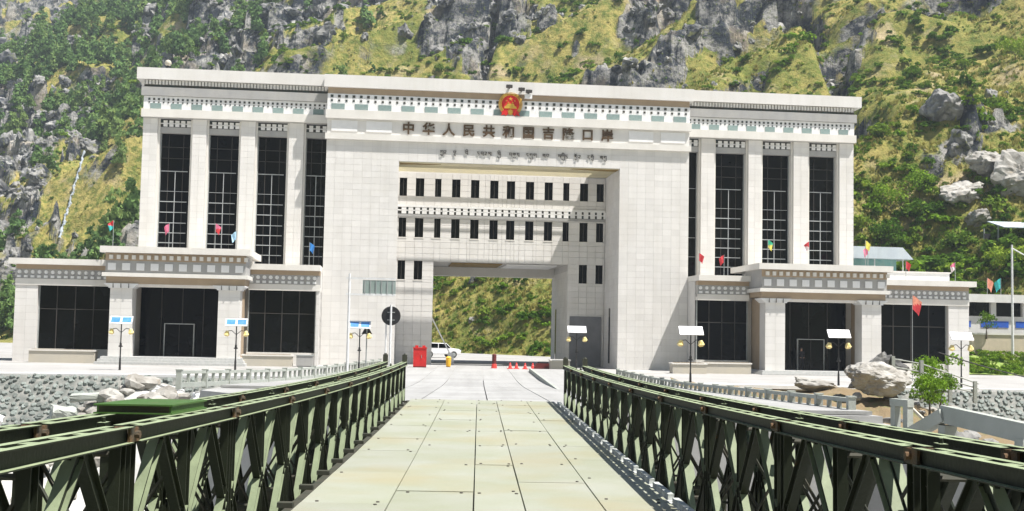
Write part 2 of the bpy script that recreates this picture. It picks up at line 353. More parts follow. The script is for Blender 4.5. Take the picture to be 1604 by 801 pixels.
def mountain_material():
    m = bpy.data.materials.new('mountain_ground'); m.use_nodes = True; MATS['mountain_ground'] = m
    t = m.node_tree; N = t.nodes; L = t.links; b = N['Principled BSDF']; b.inputs['Roughness'].default_value = 0.95; b.inputs['Specular IOR Level'].default_value = 0.1
    tc = N.new('ShaderNodeTexCoord'); co = tc.outputs['Object']
    def noise(s, d=5.0, r=0.6):
        n = N.new('ShaderNodeTexNoise'); n.inputs['Scale'].default_value = s; n.inputs['Detail'].default_value = d; n.inputs['Roughness'].default_value = r
        L.new(co, n.inputs['Vector']); return n.outputs['Fac']
    def rng(x, a, c):
        n = N.new('ShaderNodeMapRange'); n.inputs[1].default_value = a; n.inputs[2].default_value = c; L.new(x, n.inputs[0]); return n.outputs[0]
    def mix(f, a, c):
        n = N.new('ShaderNodeMix'); n.data_type = 'RGBA'
        L.new(f, n.inputs[0])
        for s_, v in ((6, a), (7, c)):
            if isinstance(v, tuple): n.inputs[s_].default_value = (*v, 1)
            else: L.new(v, n.inputs[s_])
        return n.outputs[2]
    def att(nm):
        n = N.new('ShaderNodeAttribute'); n.attribute_name = nm; return n.outputs['Fac']
    grass = mix(rng(noise(0.05, 6), 0.40, 0.62), (0.43, 0.355, 0.12), (0.235, 0.24, 0.06))
    grass = mix(rng(noise(0.55, 8, 0.75), 0.42, 0.60), grass, (0.125, 0.165, 0.035))
    soil = mix(rng(noise(0.13, 5), 0.55, 0.70), grass, (0.46, 0.37, 0.23))
    rk = mix(rng(noise(0.22, 9, 0.74), 0.42, 0.54), (0.37, 0.36, 0.34), (0.035, 0.042, 0.055))  # dark blue-grey noise patches stand in for shadowed clefts
    rk = mix(rng(noise(0.09, 4), 0.55, 0.75), rk, (0.44, 0.37, 0.27))
    rk = mix(rng(noise(1.6, 6, 0.7), 0.56, 0.66), rk, (0.13, 0.16, 0.05))
    ge = N.new('ShaderNodeNewGeometry'); sx = N.new('ShaderNodeSeparateXYZ'); L.new(ge.outputs['Normal'], sx.inputs[0])
    steep = rng(sx.outputs[2], 0.42, 0.18)
    mm = N.new('ShaderNodeMath'); mm.operation = 'MAXIMUM'; L.new(att('rock'), mm.inputs[0]); L.new(steep, mm.inputs[1])
    ad = N.new('ShaderNodeMath'); ad.operation = 'MULTIPLY_ADD'; ad.inputs[1].default_value = 0.9
    n2 = N.new('ShaderNodeMath'); n2.operation = 'MULTIPLY'; n2.inputs[1].default_value = 0.55; L.new(noise(0.5, 6, 0.65), n2.inputs[0])
    L.new(mm.outputs[0], ad.inputs[0]); L.new(n2.outputs[0], ad.inputs[2])
    c = mix(rng(ad.outputs[0], 0.55, 0.85), soil, rk)
    L.new(c, b.inputs['Base Color'])
    bn = N.new('ShaderNodeBump'); bn.inputs['Strength'].default_value = 1.0; bn.inputs['Distance'].default_value = 0.9
    L.new(noise(0.8, 9, 0.72), bn.inputs['Height']); L.new(bn.outputs[0], b.inputs['Normal'])
    return m
mountain_material()
_az = np.radians(np.linspace(-36, 38, 900)); _rr = 100 * (700 / 100) ** np.linspace(0, 1, 520)
AZ, RR = np.meshgrid(_az, _rr)
MX, MY = RR * np.sin(AZ), RR * np.cos(AZ)
MZ, MROCK, MON, MNZ, MD = mountain(MX, MY)
me = grid_mesh('mountain', MX, MY, MZ, 'mountain_ground', False)
at = me.attributes.new('rock', 'FLOAT', 'POINT'); at.data.foreach_set('value', MROCK.ravel().astype(np.float32))
tag(put('mountain', me), kind='structure')

# the other side of the gorge, behind the viewer
_sx, _sy = np.meshgrid(np.linspace(-420, 420, 170), np.linspace(-75, -430, 80))
_sz = -6.5 + np.maximum(-_sy - 80 + 18 * fbm(_sx / 60, _sy / 60, 4), 0) * .78 + 9 * ridged(_sx / 40, _sy / 40, 4) * sstep(-_sy, 85, 120)
_m2 = grid_mesh('opposite_slope', _sx, _sy, _sz, 'mountain_ground', False)
_a2 = _m2.attributes.new('rock', 'FLOAT', 'POINT'); _a2.data.foreach_set('value', sstep(fbm(_sx / 30, _sy / 30, 4), .05, .3).ravel().astype(np.float32))
tag(put('opposite_slope', _m2), kind='structure')

# ------------------------------------------------------------------ foliage
def leaf_cloud(seed, n, lobes, leaf, flat=0.0):
    """n leaf-sized faces spread through several clumps; lobes: (x,y,z,r)"""
    rg = np.random.RandomState(seed); V = []; F = []
    wts = np.array([l[3] ** 2 for l in lobes]); wts = wts / wts.sum()
    for i in range(n):
        x, y, z, r = lobes[rg.choice(len(lobes), p=wts)]
        p = rg.normal(size=3); p /= np.linalg.norm(p); p[2] = abs(p[2]) * 1.1 - 0.25
        c = np.array([x, y, z]) + p * r * rg.uniform(0.55, 1.08)
        if c[2] < 0.03: c[2] = 0.03
        nrm = p + rg.normal(size=3) * 0.6; nrm /= np.linalg.norm(nrm)
        a = np.cross(nrm, rg.normal(size=3)); a /= np.linalg.norm(a); b = np.cross(nrm, a)
        s = leaf * rg.uniform(0.6, 1.35); k = len(V)
        V += [tuple(c + a * s), tuple(c + b * s * 0.6), tuple(c - a * s), tuple(c - b * s * 0.6)]
        F.append((k, k + 1, k + 2, k + 3))
    return V, F
def leaf_mesh(name, seed, n, lobes, leaf, m):
    V, F = leaf_cloud(seed, n, lobes, leaf)
    me = bpy.data.meshes.new(name); me.from_pydata(V, [], F); me.materials.append(MATS[m]); return me
def rlobes(seed, k, sp, zh, r0, r1):
    rg = random.Random(seed)
    return [(rg.uniform(-sp, sp), rg.uniform(-sp, sp), rg.uniform(0.15, zh), rg.uniform(r0, r1)) for _ in range(k)]
PROTO = []
for i, (m_, n_, lf) in enumerate([('leaf_green', 230, 0.15), ('leaf_green', 230, 0.13), ('leaf_bright', 240, 0.14), ('leaf_green', 200, 0.17)]):
    PROTO.append(leaf_mesh('shrub_leaves', 11 + i, n_, rlobes(40 + i, 5, 0.55, 0.65, 0.28, 0.5), lf, m_))
TREE = []
for i in range(3):
    lb = [(random.Random(i * 9 + k).uniform(-.3, .3) * (1.1 - k * .13), random.Random(i * 7 + k + 3).uniform(-.3, .3) * (1.1 - k * .13), .45 + .24 * k, .46 - .055 * k) for k in range(6)]
    TREE.append(leaf_mesh('tree_leaves', 60 + i, 330, lb, 0.12, 'leaf_forest'))
TUFT = []
for i in range(3):
    rg = random.Random(80 + i); mb = MB()
    for k in range(16):
        a = rg.uniform(0, 6.28); d = rg.uniform(0.0, 0.55); x, y = d * math.cos(a), d * math.sin(a); h = rg.uniform(0.4, 1.0); wd = rg.uniform(.1, .2); lx, ly = rg.uniform(-.35, .35), rg.uniform(-.35, .35)
        c, s = math.cos(a + 1.3) * wd, math.sin(a + 1.3) * wd
        mb.quad((x - c, y - s, -0.1), (x + c, y + s, -0.1), (x + lx, y + ly, h))
    TUFT.append(mb.mesh('tuft', 'leaf_dry' if i < 2 else 'leaf_green'))

def scatter(name, protos, P, S, label, cat, rot_tilt=0.15):
    """one object of uncountable plants: points that carry instances"""
    n = len(P)
    me = bpy.data.meshes.new(name); me.vertices.add(n); me.vertices.foreach_set('co', np.asarray(P, np.float32).ravel())
    rg = np.random.RandomState(n)
    a = me.attributes.new('sc', 'FLOAT_VECTOR', 'POINT'); a.data.foreach_set('vector', np.asarray(S, np.float32).ravel())
    rot = np.stack([rg.normal(0, rot_tilt, n), rg.normal(0, rot_tilt, n), rg.uniform(0, 6.28, n)], -1)
    a = me.attributes.new('ro', 'FLOAT_VECTOR', 'POINT'); a.data.foreach_set('vector', rot.astype(np.float32).ravel())
    a = me.attributes.new('ix', 'INT', 'POINT'); a.data.foreach_set('value', rg.randint(0, len(protos), n).astype(np.int32))
    o = put(name, me)
    c = bpy.data.collections.new(name + '_kinds')
    for i, pm in enumerate(protos):
        c.objects.link(bpy.data.objects.new(name + '_kind', pm))
    ng = bpy.data.node_groups.new(name, 'GeometryNodeTree')
    ng.interface.new_socket('Geometry', in_out='INPUT', socket_type='NodeSocketGeometry'); ng.interface.new_socket('Geometry', in_out='OUTPUT', socket_type='NodeSocketGeometry')
    N = ng.nodes; L = ng.links; gi = N.new('NodeGroupInput'); go = N.new('NodeGroupOutput')
    ci = N.new('GeometryNodeCollectionInfo'); ci.inputs['Collection'].default_value = c; ci.inputs['Separate Children'].default_value = True; ci.inputs['Reset Children'].default_value = True
    ip = N.new('GeometryNodeInstanceOnPoints'); ip.inputs['Pick Instance'].default_value = True
    def att(nm, ty):
        q = N.new('GeometryNodeInputNamedAttribute'); q.data_type = ty; q.inputs[0].default_value = nm; return q.outputs[0]
    er = N.new('FunctionNodeEulerToRotation'); L.new(att('ro', 'FLOAT_VECTOR'), er.inputs[0])
    L.new(gi.outputs[0], ip.inputs['Points']); L.new(ci.outputs[0], ip.inputs['Instance']); L.new(att('ix', 'INT'), ip.inputs['Instance Index'])
    L.new(er.outputs[0], ip.inputs['Rotation']); L.new(att('sc', 'FLOAT_VECTOR'), ip.inputs['Scale'])
    L.new(ip.outputs[0], go.inputs[0])
    md = o.modifiers.new('plants', 'NODES'); md.node_group = ng
    return tag(o, label, cat, kind='stuff')

_rs = np.random.RandomState(5)
def pick(n, wt):
    wt = (wt * RR * RR).ravel(); wt = wt / wt.sum()
    k = _rs.choice(wt.size, n, p=wt)
    x = MX.ravel()[k] + _rs.normal(0, .5, n); y = MY.ravel()[k] + _rs.normal(0, .5, n)
    z = mountain(x, y)[0]
    return np.stack([x, y, z], -1), k
infr = ((np.abs(AZ) < R(33)) & (MD > 1.5)).astype(float) * sstep(520 - RR, 0, 20)
_den = sstep(fbm(MX / 24 + 9, MY / 24 + 2, 4, .6), -0.02, 0.4)
_low = 1 - sstep(MD, 14, 60)
_rightlow = _low * sstep(MX / RR, 0.20, 0.34)
_x = MX / RR
# shrubs: thick in the gullies and low on the right-hand slope
wt = infr * (0.13 + 1.0 * _den + 1.4 * _rightlow + 0.8 * _low * sstep(.2 - np.abs(_x), 0, .1)) * (1 - 0.75 * MROCK) * np.where(_x < -0.1, 0.9, 1.0)
P, k = pick(17000, wt); _kp = ~((np.abs(P[:, 0] / P[:, 1] + .343) < .012) & (P[:, 1] > 215) & (P[:, 1] < 300)); P = P[_kp]; k = k[_kp]
s = (0.35 + _rs.gamma(1.6, .32, len(P))) * (1.0 + 0.5 * _rightlow.ravel()[k]) * (1 + 0.35 * np.clip((RR.ravel()[k] - 160) / 200, 0, 1.6))
P[:, 2] -= 0.1
scatter('hillside_scrub', PROTO, P, np.stack([s, s, s * _rs.uniform(.7, 1.0, len(P))], -1), 'green scrub spread over the steep mountain slope', 'scrub')
# wood on the left flank
fo = infr * sstep(-_x, 0.07, 0.16) * sstep(fbm(MX / 60 + 1, MY / 60 + 8, 3) + 0.25 * sstep(-_x, .1, .2) + 0.28 * sstep(MD, 60, 100) - 0.25 * sstep(-_x, .27, .34), 0.05, 0.36) * (1 - .6 * MROCK)
P, k = pick(2100, fo); P = P[~((np.abs(P[:, 0] / P[:, 1] + .343) < .018) & (P[:, 1] > 215) & (P[:, 1] < 300))]
s = _rs.uniform(2.2, 4.6, len(P)); P[:, 2] -= 0.3
scatter('hillside_forest', TREE, P, np.stack([s, s, s * _rs.uniform(.9, 1.3, len(P))], -1), 'bluish green wood covering the left mountain flank', 'forest')
# loose rock and crags in the rocky zones
RK = [rock_mesh(900 + i, 'slope_rock', 1.0, .8, .75 + .1 * i, 3, .8) for i in range(5)]
wt = infr * (MROCK * 1.0 + 0.03 + 0.25 * sstep(fbm(MX / 15 + 2, MY / 15 + 6, 4), .18, .4))
P, k = pick(7000, wt)
s = np.minimum(_rs.gamma(1.6, .38, len(P)), 1.7) * (0.8 + 1.0 * np.clip((RR.ravel()[k] - 140) / 220, 0, 1.5)) + .15
P[:, 2] -= s * .15
scatter('hillside_rocks', RK, P, np.stack([s, s * _rs.uniform(.6, 1.2, len(P)), s * _rs.uniform(.7, 1.5, len(P))], -1), 'grey and dark rocks strewn over the mountain slope', 'rocks', .5)
# grass tufts
wt = infr * (1 - MROCK) * (1.05 - _den) * (260 - np.minimum(RR, 250)) / 100
P, k = pick(42000, wt)
s = _rs.uniform(0.3, 0.75, len(P))
scatter('hillside_grass', TUFT, P, np.stack([s, s, s], -1), 'dry yellow green grass tufts on the open slope', 'grass', 0.3)

# ------------------------------------------------------------------ ground
xs = np.linspace(-90, 90, 361); ys = np.linspace(-40, 75, 231)
GX, GY = np.meshgrid(xs, ys)
GZ = -6.2 + 0.5 * fbm(GX / 9, GY / 9, 4) + 0.25 * ridged(GX / 2.5, GY / 2.5, 3)
tag(put('riverbed', grid_mesh('riverbed', GX, GY, GZ, 'river_gravel')), kind='structure')
fx = [-1500, -90, 90, 1500]; fy = [-800, -40, 75, 1500]
mb = MB()
for i in range(3):
    for j in range(3):
        if (i, j) == (1, 1): continue
        mb.quad((fx[i], fy[j], -6.3), (fx[i + 1], fy[j], -6.3), (fx[i + 1], fy[j + 1], -6.3), (fx[i], fy[j + 1], -6.3))
tag(mb.build('valley_floor', 'river_gravel'), kind='structure')

# plaza: a raised platform whose front is the river wall
mb = MB()
front = [(-95, 66.0), (-27, 67.3), (-12.5, 69.6), (12.5, 69.8), (32, 70.2), (95, 69)]
for (xa, ya), (xb, yb) in zip(front[:-1], front[1:]):
    mb.quad((xa, ya, -1.15), (xb, yb, -1.15), (xb, 165, -1.15), (xa, 165, -1.15))
    mb.quad((xa, ya, -1.15), (xb, yb, -1.15), (xb, yb, -7), (xa, ya, -7))
tag(mb.build('plaza', 'plaza_paving'), kind='structure')
# pale coping along the river wall
for seg, lb in ((front[:3], 'pale stone coping on top of the river wall left of the bridge'), (front[3:], 'pale stone coping on top of the river wall right of the bridge')):
    mb = MB()
    for (xa, ya), (xb, yb) in zip(seg[:-1], seg[1:]):
        mb.sweep([(-0.35, 0), (0.35, 0), (0.35, 0.22), (-0.35, 0.22)], (xa, ya + .1, -1.11), (xb, yb + .1, -1.11), (0, 1, 0))
    tag(mb.build('river_wall_coping', 'white_trim'), lb, 'coping')

# approach road on its embankment, falling gently from the bridge to the gate
def road_z(y): return float(np.interp(y, [20, 33, 60, 70, 200], [-0.36, -0.30, -1.02, -1.13, -1.13]))
def lwid(y): return float(np.interp(y, [33, 47, 70], [-3.3, -10.9, -12.6]))
def rwid(y): return float(np.interp(y, [33, 70], [11.35, 11.9]))
rows = [33, 35, 38, 41, 44, 47, 52, 60, 70]
mb = MB()
for ya, yb in zip(rows[:-1], rows[1:]):
    za, zb = road_z(ya) - 0.12, road_z(yb) - 0.12
    mb.quad((lwid(ya), ya, za), (rwid(ya), ya, za), (rwid(yb), yb, zb), (lwid(yb), yb, zb))
    mb.quad((lwid(ya), ya, za), (lwid(yb), yb, zb), (lwid(yb) - .8, yb - .8, -7), (lwid(ya) - .8, ya - .8, -7))
    mb.quad((rwid(ya), ya, za), (rwid(yb), yb, zb), (rwid(yb) + .6, yb, -7), (rwid(ya) + .6, ya, -7))
mb.quad((-3.3, 33, -0.42), (11.35, 33, -.42), (11.35, 32.5, -7), (-3.3, 32.5, -7))
mb.box(10.6, 11.4, 21.5, 33.2, -7, -.62)
tag(mb.build('road_embankment', 'concrete'), kind='structure')
road = tag(bpy.data.objects.new('road', None), kind='structure'); COL.objects.link(road)
cols = [-11.0, -8.0, -5.3, -3.2, -1.75, 0.3, 2.25, 4.3, 7.6, 11.2]
ry = [33.35, 39, 45, 51, 57.5, 64, 70.5, 77, 84, 91, 97]
for i in range(len(cols) - 1):
    for j in range(len(ry) - 1):
        if ry[j] > 69 and (cols[i] < -8.5 or cols[i] > 7.5): continue
        if cols[i] < lwid(ry[j]) + .1 or cols[i + 1] > rwid(ry[j]) + .1: continue
        g = 0.02; mb = MB(); za, zb = road_z(ry[j]), road_z(ry[j + 1])
        x0, x1, y0, y1 = cols[i] + g, cols[i + 1] - g, ry[j] + g, ry[j + 1] - g
        mb.quad((x0, y0, za), (x1, y0, za), (x1, y1, zb), (x0, y1, zb))
        for a, b_ in (((x0, y0, za), (x1, y0, za)), ((x1, y0, za), (x1, y1, zb)), ((x1, y1, zb), (x0, y1, zb)), ((x0, y1, zb), (x0, y0, za))):
            mb.quad(a, b_, (b_[0], b_[1], b_[2] - .1), (a[0], a[1], a[2] - .1))
        mb.build('concrete_slab', 'concrete', road)

# stone pitched river wall: cobbles too small to pick apart, in real relief
def revetment(name, x0, x1, yt, ztop, yb, zbot, n, label, seed):
    root = thing(name, ((x0 + x1) / 2, yt, ztop), 0, label, 'river wall')
    rg = random.Random(seed); V = []; F = []
    cx, w_ = (x0 + x1) / 2, x1 - x0
    mb = MB().quad((x0 - cx, 0, -.02), (x1 - cx, 0, -.02), (x1 - cx, yb - yt, zbot - ztop), (x0 - cx, yb - yt, zbot - ztop))
    mb.quad((x0 - cx, 0, -.02), (x0 - cx, yb - yt, zbot - ztop), (x0 - cx, 0, zbot - ztop)).quad((x1 - cx, 0, -.02), (x1 - cx, yb - yt, zbot - ztop), (x1 - cx, 0, zbot - ztop))
    mb.build('mortar_bed', 'mortar', root)
    L_ = math.hypot(yb - yt, zbot - ztop); sl = Vector((0, (yb - yt) / L_, (zbot - ztop) / L_)); nr = Vector((0, sl.z, -sl.y)); nr = nr if nr.z > 0 else -nr
    step = math.sqrt(w_ * L_ / n); nu = int(w_ / step); nv = int(L_ / step)
    for i in range(nu):
        for j in range(nv):
            u = (i + .5 + .5 * (j % 2) + rg.uniform(-.42, .42)) * step - w_ / 2; v = (j + .5 + rg.uniform(-.4, .4)) * step
            if abs(u) > w_ / 2 - .1: continue
            r = step * rg.choice((.34, .45, .52, .66)) * rg.uniform(.9, 1.1); p = Vector((u, 0, 0)) + sl * v; k = len(V); m_ = 7; a0 = rg.uniform(0, 6); hh = rg.uniform(.05, .13)
            ex = rg.uniform(.75, 1.25)
            for rad, h in ((1.0, -.02), (.62, hh)):
                for q in range(m_):
                    a = a0 + 6.283 * q / m_; rr = r * rad * rg.uniform(.85, 1.08)
                    V.append(tuple(p + Vector((1, 0, 0)) * math.cos(a) * rr * ex + sl * math.sin(a) * rr / ex + nr * h))
            for q in range(m_): F.append((k + q, k + (q + 1) % m_, k + m_ + (q + 1) % m_, k + m_ + q))
            F.append(tuple(k + m_ + q for q in range(m_)))
    me = bpy.data.meshes.new('cobbles'); me.from_pydata(V, [], F); me.materials.append(MATS['cobble'])
    tag(put('cobbles', me, root), kind='stuff')
    return root
revetment('cobbled_river_wall', -60, -12.6, 67.0, -1.16, 63.2, -6.4, 2600, 'grey cobbled river wall sloping down from the plaza on the left', 3)
revetment('cobbled_river_wall', 24.4, 48, 70.0, -1.16, 66.6, -5.6, 1300, 'grey cobbled river wall beside the big boulder on the right', 4)
# ------------------------------------------------------------------ the border gate
G = thing('gate_building', BO, BY, 'huge cream tiled border gate building with a central portal and columned wings', 'gate building')
def bb(name, m, x0, x1, y0, y1, z0, z1, parent=None):
    return MB().box(x0, x1, y0, y1, z0, z1).build(name, m, parent or G)
TW, TH = 0.75, 0.5
_tile_budget = [300]
_rest = MB()
def tiled(x0, x1, z0, z1, y, holes=(), depth=0.012, single=0, tw=TW, th=TH, rest=None):
    """cladding tiles with open joints over a wall face looking towards -y"""
    rest = rest or _rest
    def lines(a, b_, st, hs):
        n = max(1, round((b_ - a) / st)); L_ = [a + (b_ - a) * i / n for i in range(n + 1)]
        for h in hs:
            if a < h < b_: L_ = [q for q in L_ if abs(q - h) > st * 0.3 or q in (a, b_)] + [h]
        return sorted(set(L_))
    xs_ = lines(x0, x1, tw, [h for H in holes for h in H[:2]]); zs_ = lines(z0, z1, th, [h for H in holes for h in H[2:]])
    g = 0.008
    for i in range(len(xs_) - 1):
        for j in range(len(zs_) - 1):
            a, b_, c, d = xs_[i], xs_[i + 1], zs_[j], zs_[j + 1]; mx, mz = (a + b_) / 2, (c + d) / 2
            if any(H[0] < mx < H[1] and H[2] < mz < H[3] for H in holes): continue
            if b_ - a < 0.06 or d - c < 0.06: continue
            if single and _tile_budget[0] > 0:
                _tile_budget[0] -= 1
                put('facade_tile', bxm(b_ - a - 2 * g, depth, d - c - 2 * g, 'tile'), single, (mx, y - depth, c + g))
            else: rest.box(a + g, b_ - g, y - depth, y, c + g, d - g)
# masonry masses (their joints show between the tiles)
AW, CW, PW = 9.0, 14.78, 5.8           # half widths: arch, centre block, passage
for sgn in (-1, 1):
    a, b_ = sorted((sgn * AW, sgn * CW))
    mass = bb('portal_tower', 'joint', a, b_, 0.0, 1.3, 0, 22.6)
    tiled(a, b_, 0.0, 17.95, 0.0, single=mass)
    back = bb('tower_rear', 'joint', a, b_, 1.301, 16, 0, 20.4)
lint = bb('portal_lintel', 'joint', -AW, AW, 0.0, 1.3, 16.34, 22.6)
tiled(-AW, AW, 16.36, 17.95, 0.0)
# inner faces of the portal
def tiled_side(x, y0, y1, z0, z1, face):
    n = max(1, round((y1 - y0) / TW)); k = max(1, round((z1 - z0) / TH)); g = 0.008
    for i in range(n):
        for j in range(k):
            a, b_ = y0 + (y1 - y0) * i / n + g, y0 + (y1 - y0) * (i + 1) / n - g; c, d = z0 + (z1 - z0) * j / k + g, z0 + (z1 - z0) * (j + 1) / k - g
            _rest.box(*sorted((x, x - face * 0.012)), a, b_, c, d)
tiled_side(AW, 0.03, 6.1, 0, 16.3, 1); tiled_side(-AW, 0.03, 6.1, 0, 16.3, -1)
tiled_side(PW, 6.35, 15.6, 0, 8.2, 1); tiled_side(-PW, 6.35, 15.6, 0, 8.2, -1)
# the wall set back inside the portal
WX = [0.72, 2.37, 4.0, 5.63, 7.1, 8.52]
wins = [(s_ * x, 14.28, 15.82, .70 if x < 8 else .62) for x in WX for s_ in (-1, 1)] + [(s_ * x, 10.76, 12.4, .70 if x < 8 else .62) for x in WX for s_ in (-1, 1)] + [(s_ * x, 7.15, 8.85, .70 if x < 8 else .62) for x in WX[4:] for s_ in (-1, 1)]
bb('recessed_wall', 'joint', -AW, AW, 6.32, 16, 8.75, 20.4)
for s_ in (-1, 1): bb('passage_pier', 'joint', *sorted((s_ * PW, s_ * AW)), 6.32, 16, 0, 8.749)
bb('passage_beam', 'stone_trim', -PW, PW, 14.6, 16.01, 7.95, 8.74)
holes = [(x - w_ / 2, x + w_ / 2, a, b_) for x, a, b_, w_ in wins] + [(-PW, PW, -1, 8.75)]
tiled(-AW + .03, AW - .03, 0, 16.3, 6.32, holes, depth=0.2)
for x, a, b_, w_ in wins:
    o = put('window', bxm(w_, 0.05, b_ - a, 'glass'), G, (x, 6.26, a))
    put('mullion', bxm(0.045, 0.03, b_ - a, 'letter_dark'), o, (0, -0.03, 0))
    put('sill', bxm(w_ + .1, 0.10, 0.07, 'stone_trim'), o, (0, -0.17, -0.09))
# dentil course between the two window rows
dn = MB(); dk = MB()
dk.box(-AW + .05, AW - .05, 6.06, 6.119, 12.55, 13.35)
for r_, z in ((0, 13.12), (1, 12.80)):
    for i in range(31):
        x = -8.72 + i * 0.5813
        dn.box(x + .10, x + .50, 5.98, 6.06, z - .05, z + .21)
dn.box(-AW + .05, AW - .05, 5.96, 6.06, 13.32, 13.5).box(-AW + .05, AW - .05, 6.0, 6.06, 13.0, 13.09)
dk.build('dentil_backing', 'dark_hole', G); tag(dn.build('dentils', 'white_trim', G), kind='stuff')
bb('dentil_ledge', 'grey_band', -AW + .05, AW - .05, 5.99, 6.119, 12.5, 12.72)
# portal ceiling: boarded soffit, a broken patch at each end, added open slats behind
for x0, x1, m_ in [(-8.96, -6.0, 'soffit'), (-5.98, -2.0, 'soffit'), (-1.98, 2.0, 'soffit'), (2.02, 5.6, 'soffit'), (5.62, 8.96, 'soffit')]:
    bb('soffit_board', m_, x0, x1, 0.05, 1.28, 16.28, 16.335)
for pts in ([(-8.9, .2), (-5.6, .5), (-6.4, .8), (-8.2, 1.0), (-8.9, 1.2)], [(8.9, .1), (5.2, .3), (5.0, .6), (6.4, .8), (7.4, 1.1), (8.9, 1.25)]):
    mb = MB(); n = len(pts); mb.v = [(x, y, 16.25) for x, y in pts] + [(x, y, 16.277) for x, y in pts]
    mb.f = [tuple(range(n)), tuple(range(2 * n - 1, n - 1, -1))] + [(i, (i + 1) % n, n + (i + 1) % n, n + i) for i in range(n)]
    mb.build('soffit_gap', 'soffit_hole', G)
for i in range(7):      # added slats, spaced to look closed yet pass sun on to the recessed wall
    bb('added_louvre_slat', 'soffit', -8.96, 8.96, 1.55 + i * .66, 1.585 + i * .66, 16.29, 16.56)
bb('passage_ceiling_panel', 'soffit_hole', -4.2, 0.2, 7.2, 12.5, 8.66, 8.72)
bb('passage_ceiling_panel', 'white_trim', 0.6, 5.0, 7.4, 13.0, 8.64, 8.72)

gd = bb('shaded_door', 'door_shade', 6.0, 8.75, 6.02, 6.118, 0.02, 4.3)  # slatted door panel, with the pier's shading painted into its dark grey
for k in range(12): bb('door_slat', 'door_shade', 6.02, 8.73, 5.995, 6.019, .06 + k * .353, .36 + k * .353, gd)
bb('slit_window', 'glass', AW - .045, AW - .031, 3.2, 3.75, .4, 5.0); bb('slit_window', 'glass', PW - .045, PW - .031, 12.6, 13.2, .3, 5.0)
# centre block entablature
bb('roof_slab', 'tile', -15.08, 15.08, -0.32, 1.3, 22.12, 23.12)
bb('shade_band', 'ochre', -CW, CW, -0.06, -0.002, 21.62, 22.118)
bb('frieze_ground', 'white_trim', -CW - .02, CW + .02, -0.10, -0.002, 20.3, 21.618)
fd = MB()
for r_, (z, s_) in enumerate(((21.30, .22), (20.98, .17))):
    for i in range(51):
        x = -14.45 + i * 0.578
        fd.box(x - s_ / 2, x + s_ / 2, -0.125, -0.102, z, z + s_)
tag(fd.build('frieze_studs', 'dark_hole', G), kind='stuff')
for i in range(16):
    x = -13.95 + i * 1.86
    put('frieze_panel', bxm(1.05, 0.03, 0.46, 'teal_panel'), G, (x, -0.131, 20.36))
bb('upper_ledge', 'stone_trim', -CW - .12, CW + .12, -0.30, 0.0, 19.62, 20.298)
bb('inscription_band', 'tile', -CW, CW, -0.04, -0.002, 18.42, 19.618)
for x in (-13.4, -10.65, 10.72, 13.4):
    put('white_plaque', bxm(2.05, 0.05, 0.86, 'white_trim'), G, (x, -0.092, 18.62))
bb('lower_ledge', 'stone_trim', -CW - .12, CW + .12, -0.25, 0.0, 17.95, 18.418)

# inscription in solid characters
def glyph(ch, size, off):
    cu = bpy.data.curves.new('glyph', 'FONT'); cu.body = ch; cu.size = size; cu.extrude = 0.04; cu.offset = off; cu.align_x = 'CENTER'; cu.resolution_u = 3
    ob = bpy.data.objects.new('glyph', cu); COL.objects.link(ob)
    dg = bpy.context.evaluated_depsgraph_get(); me = bpy.data.meshes.new_from_object(ob.evaluated_get(dg))
    bpy.data.objects.remove(ob); return me
for i, ch in enumerate('中华人民共和国吉隆口岸'):
    me = glyph(ch, 1.02, 0.028); me.materials.clear(); me.materials.append(MATS['letter_bronze'])
    put('inscription_character', me, G, (-8.3 + i * 1.62, -0.10, 18.66), (math.pi / 2, 0, 0))
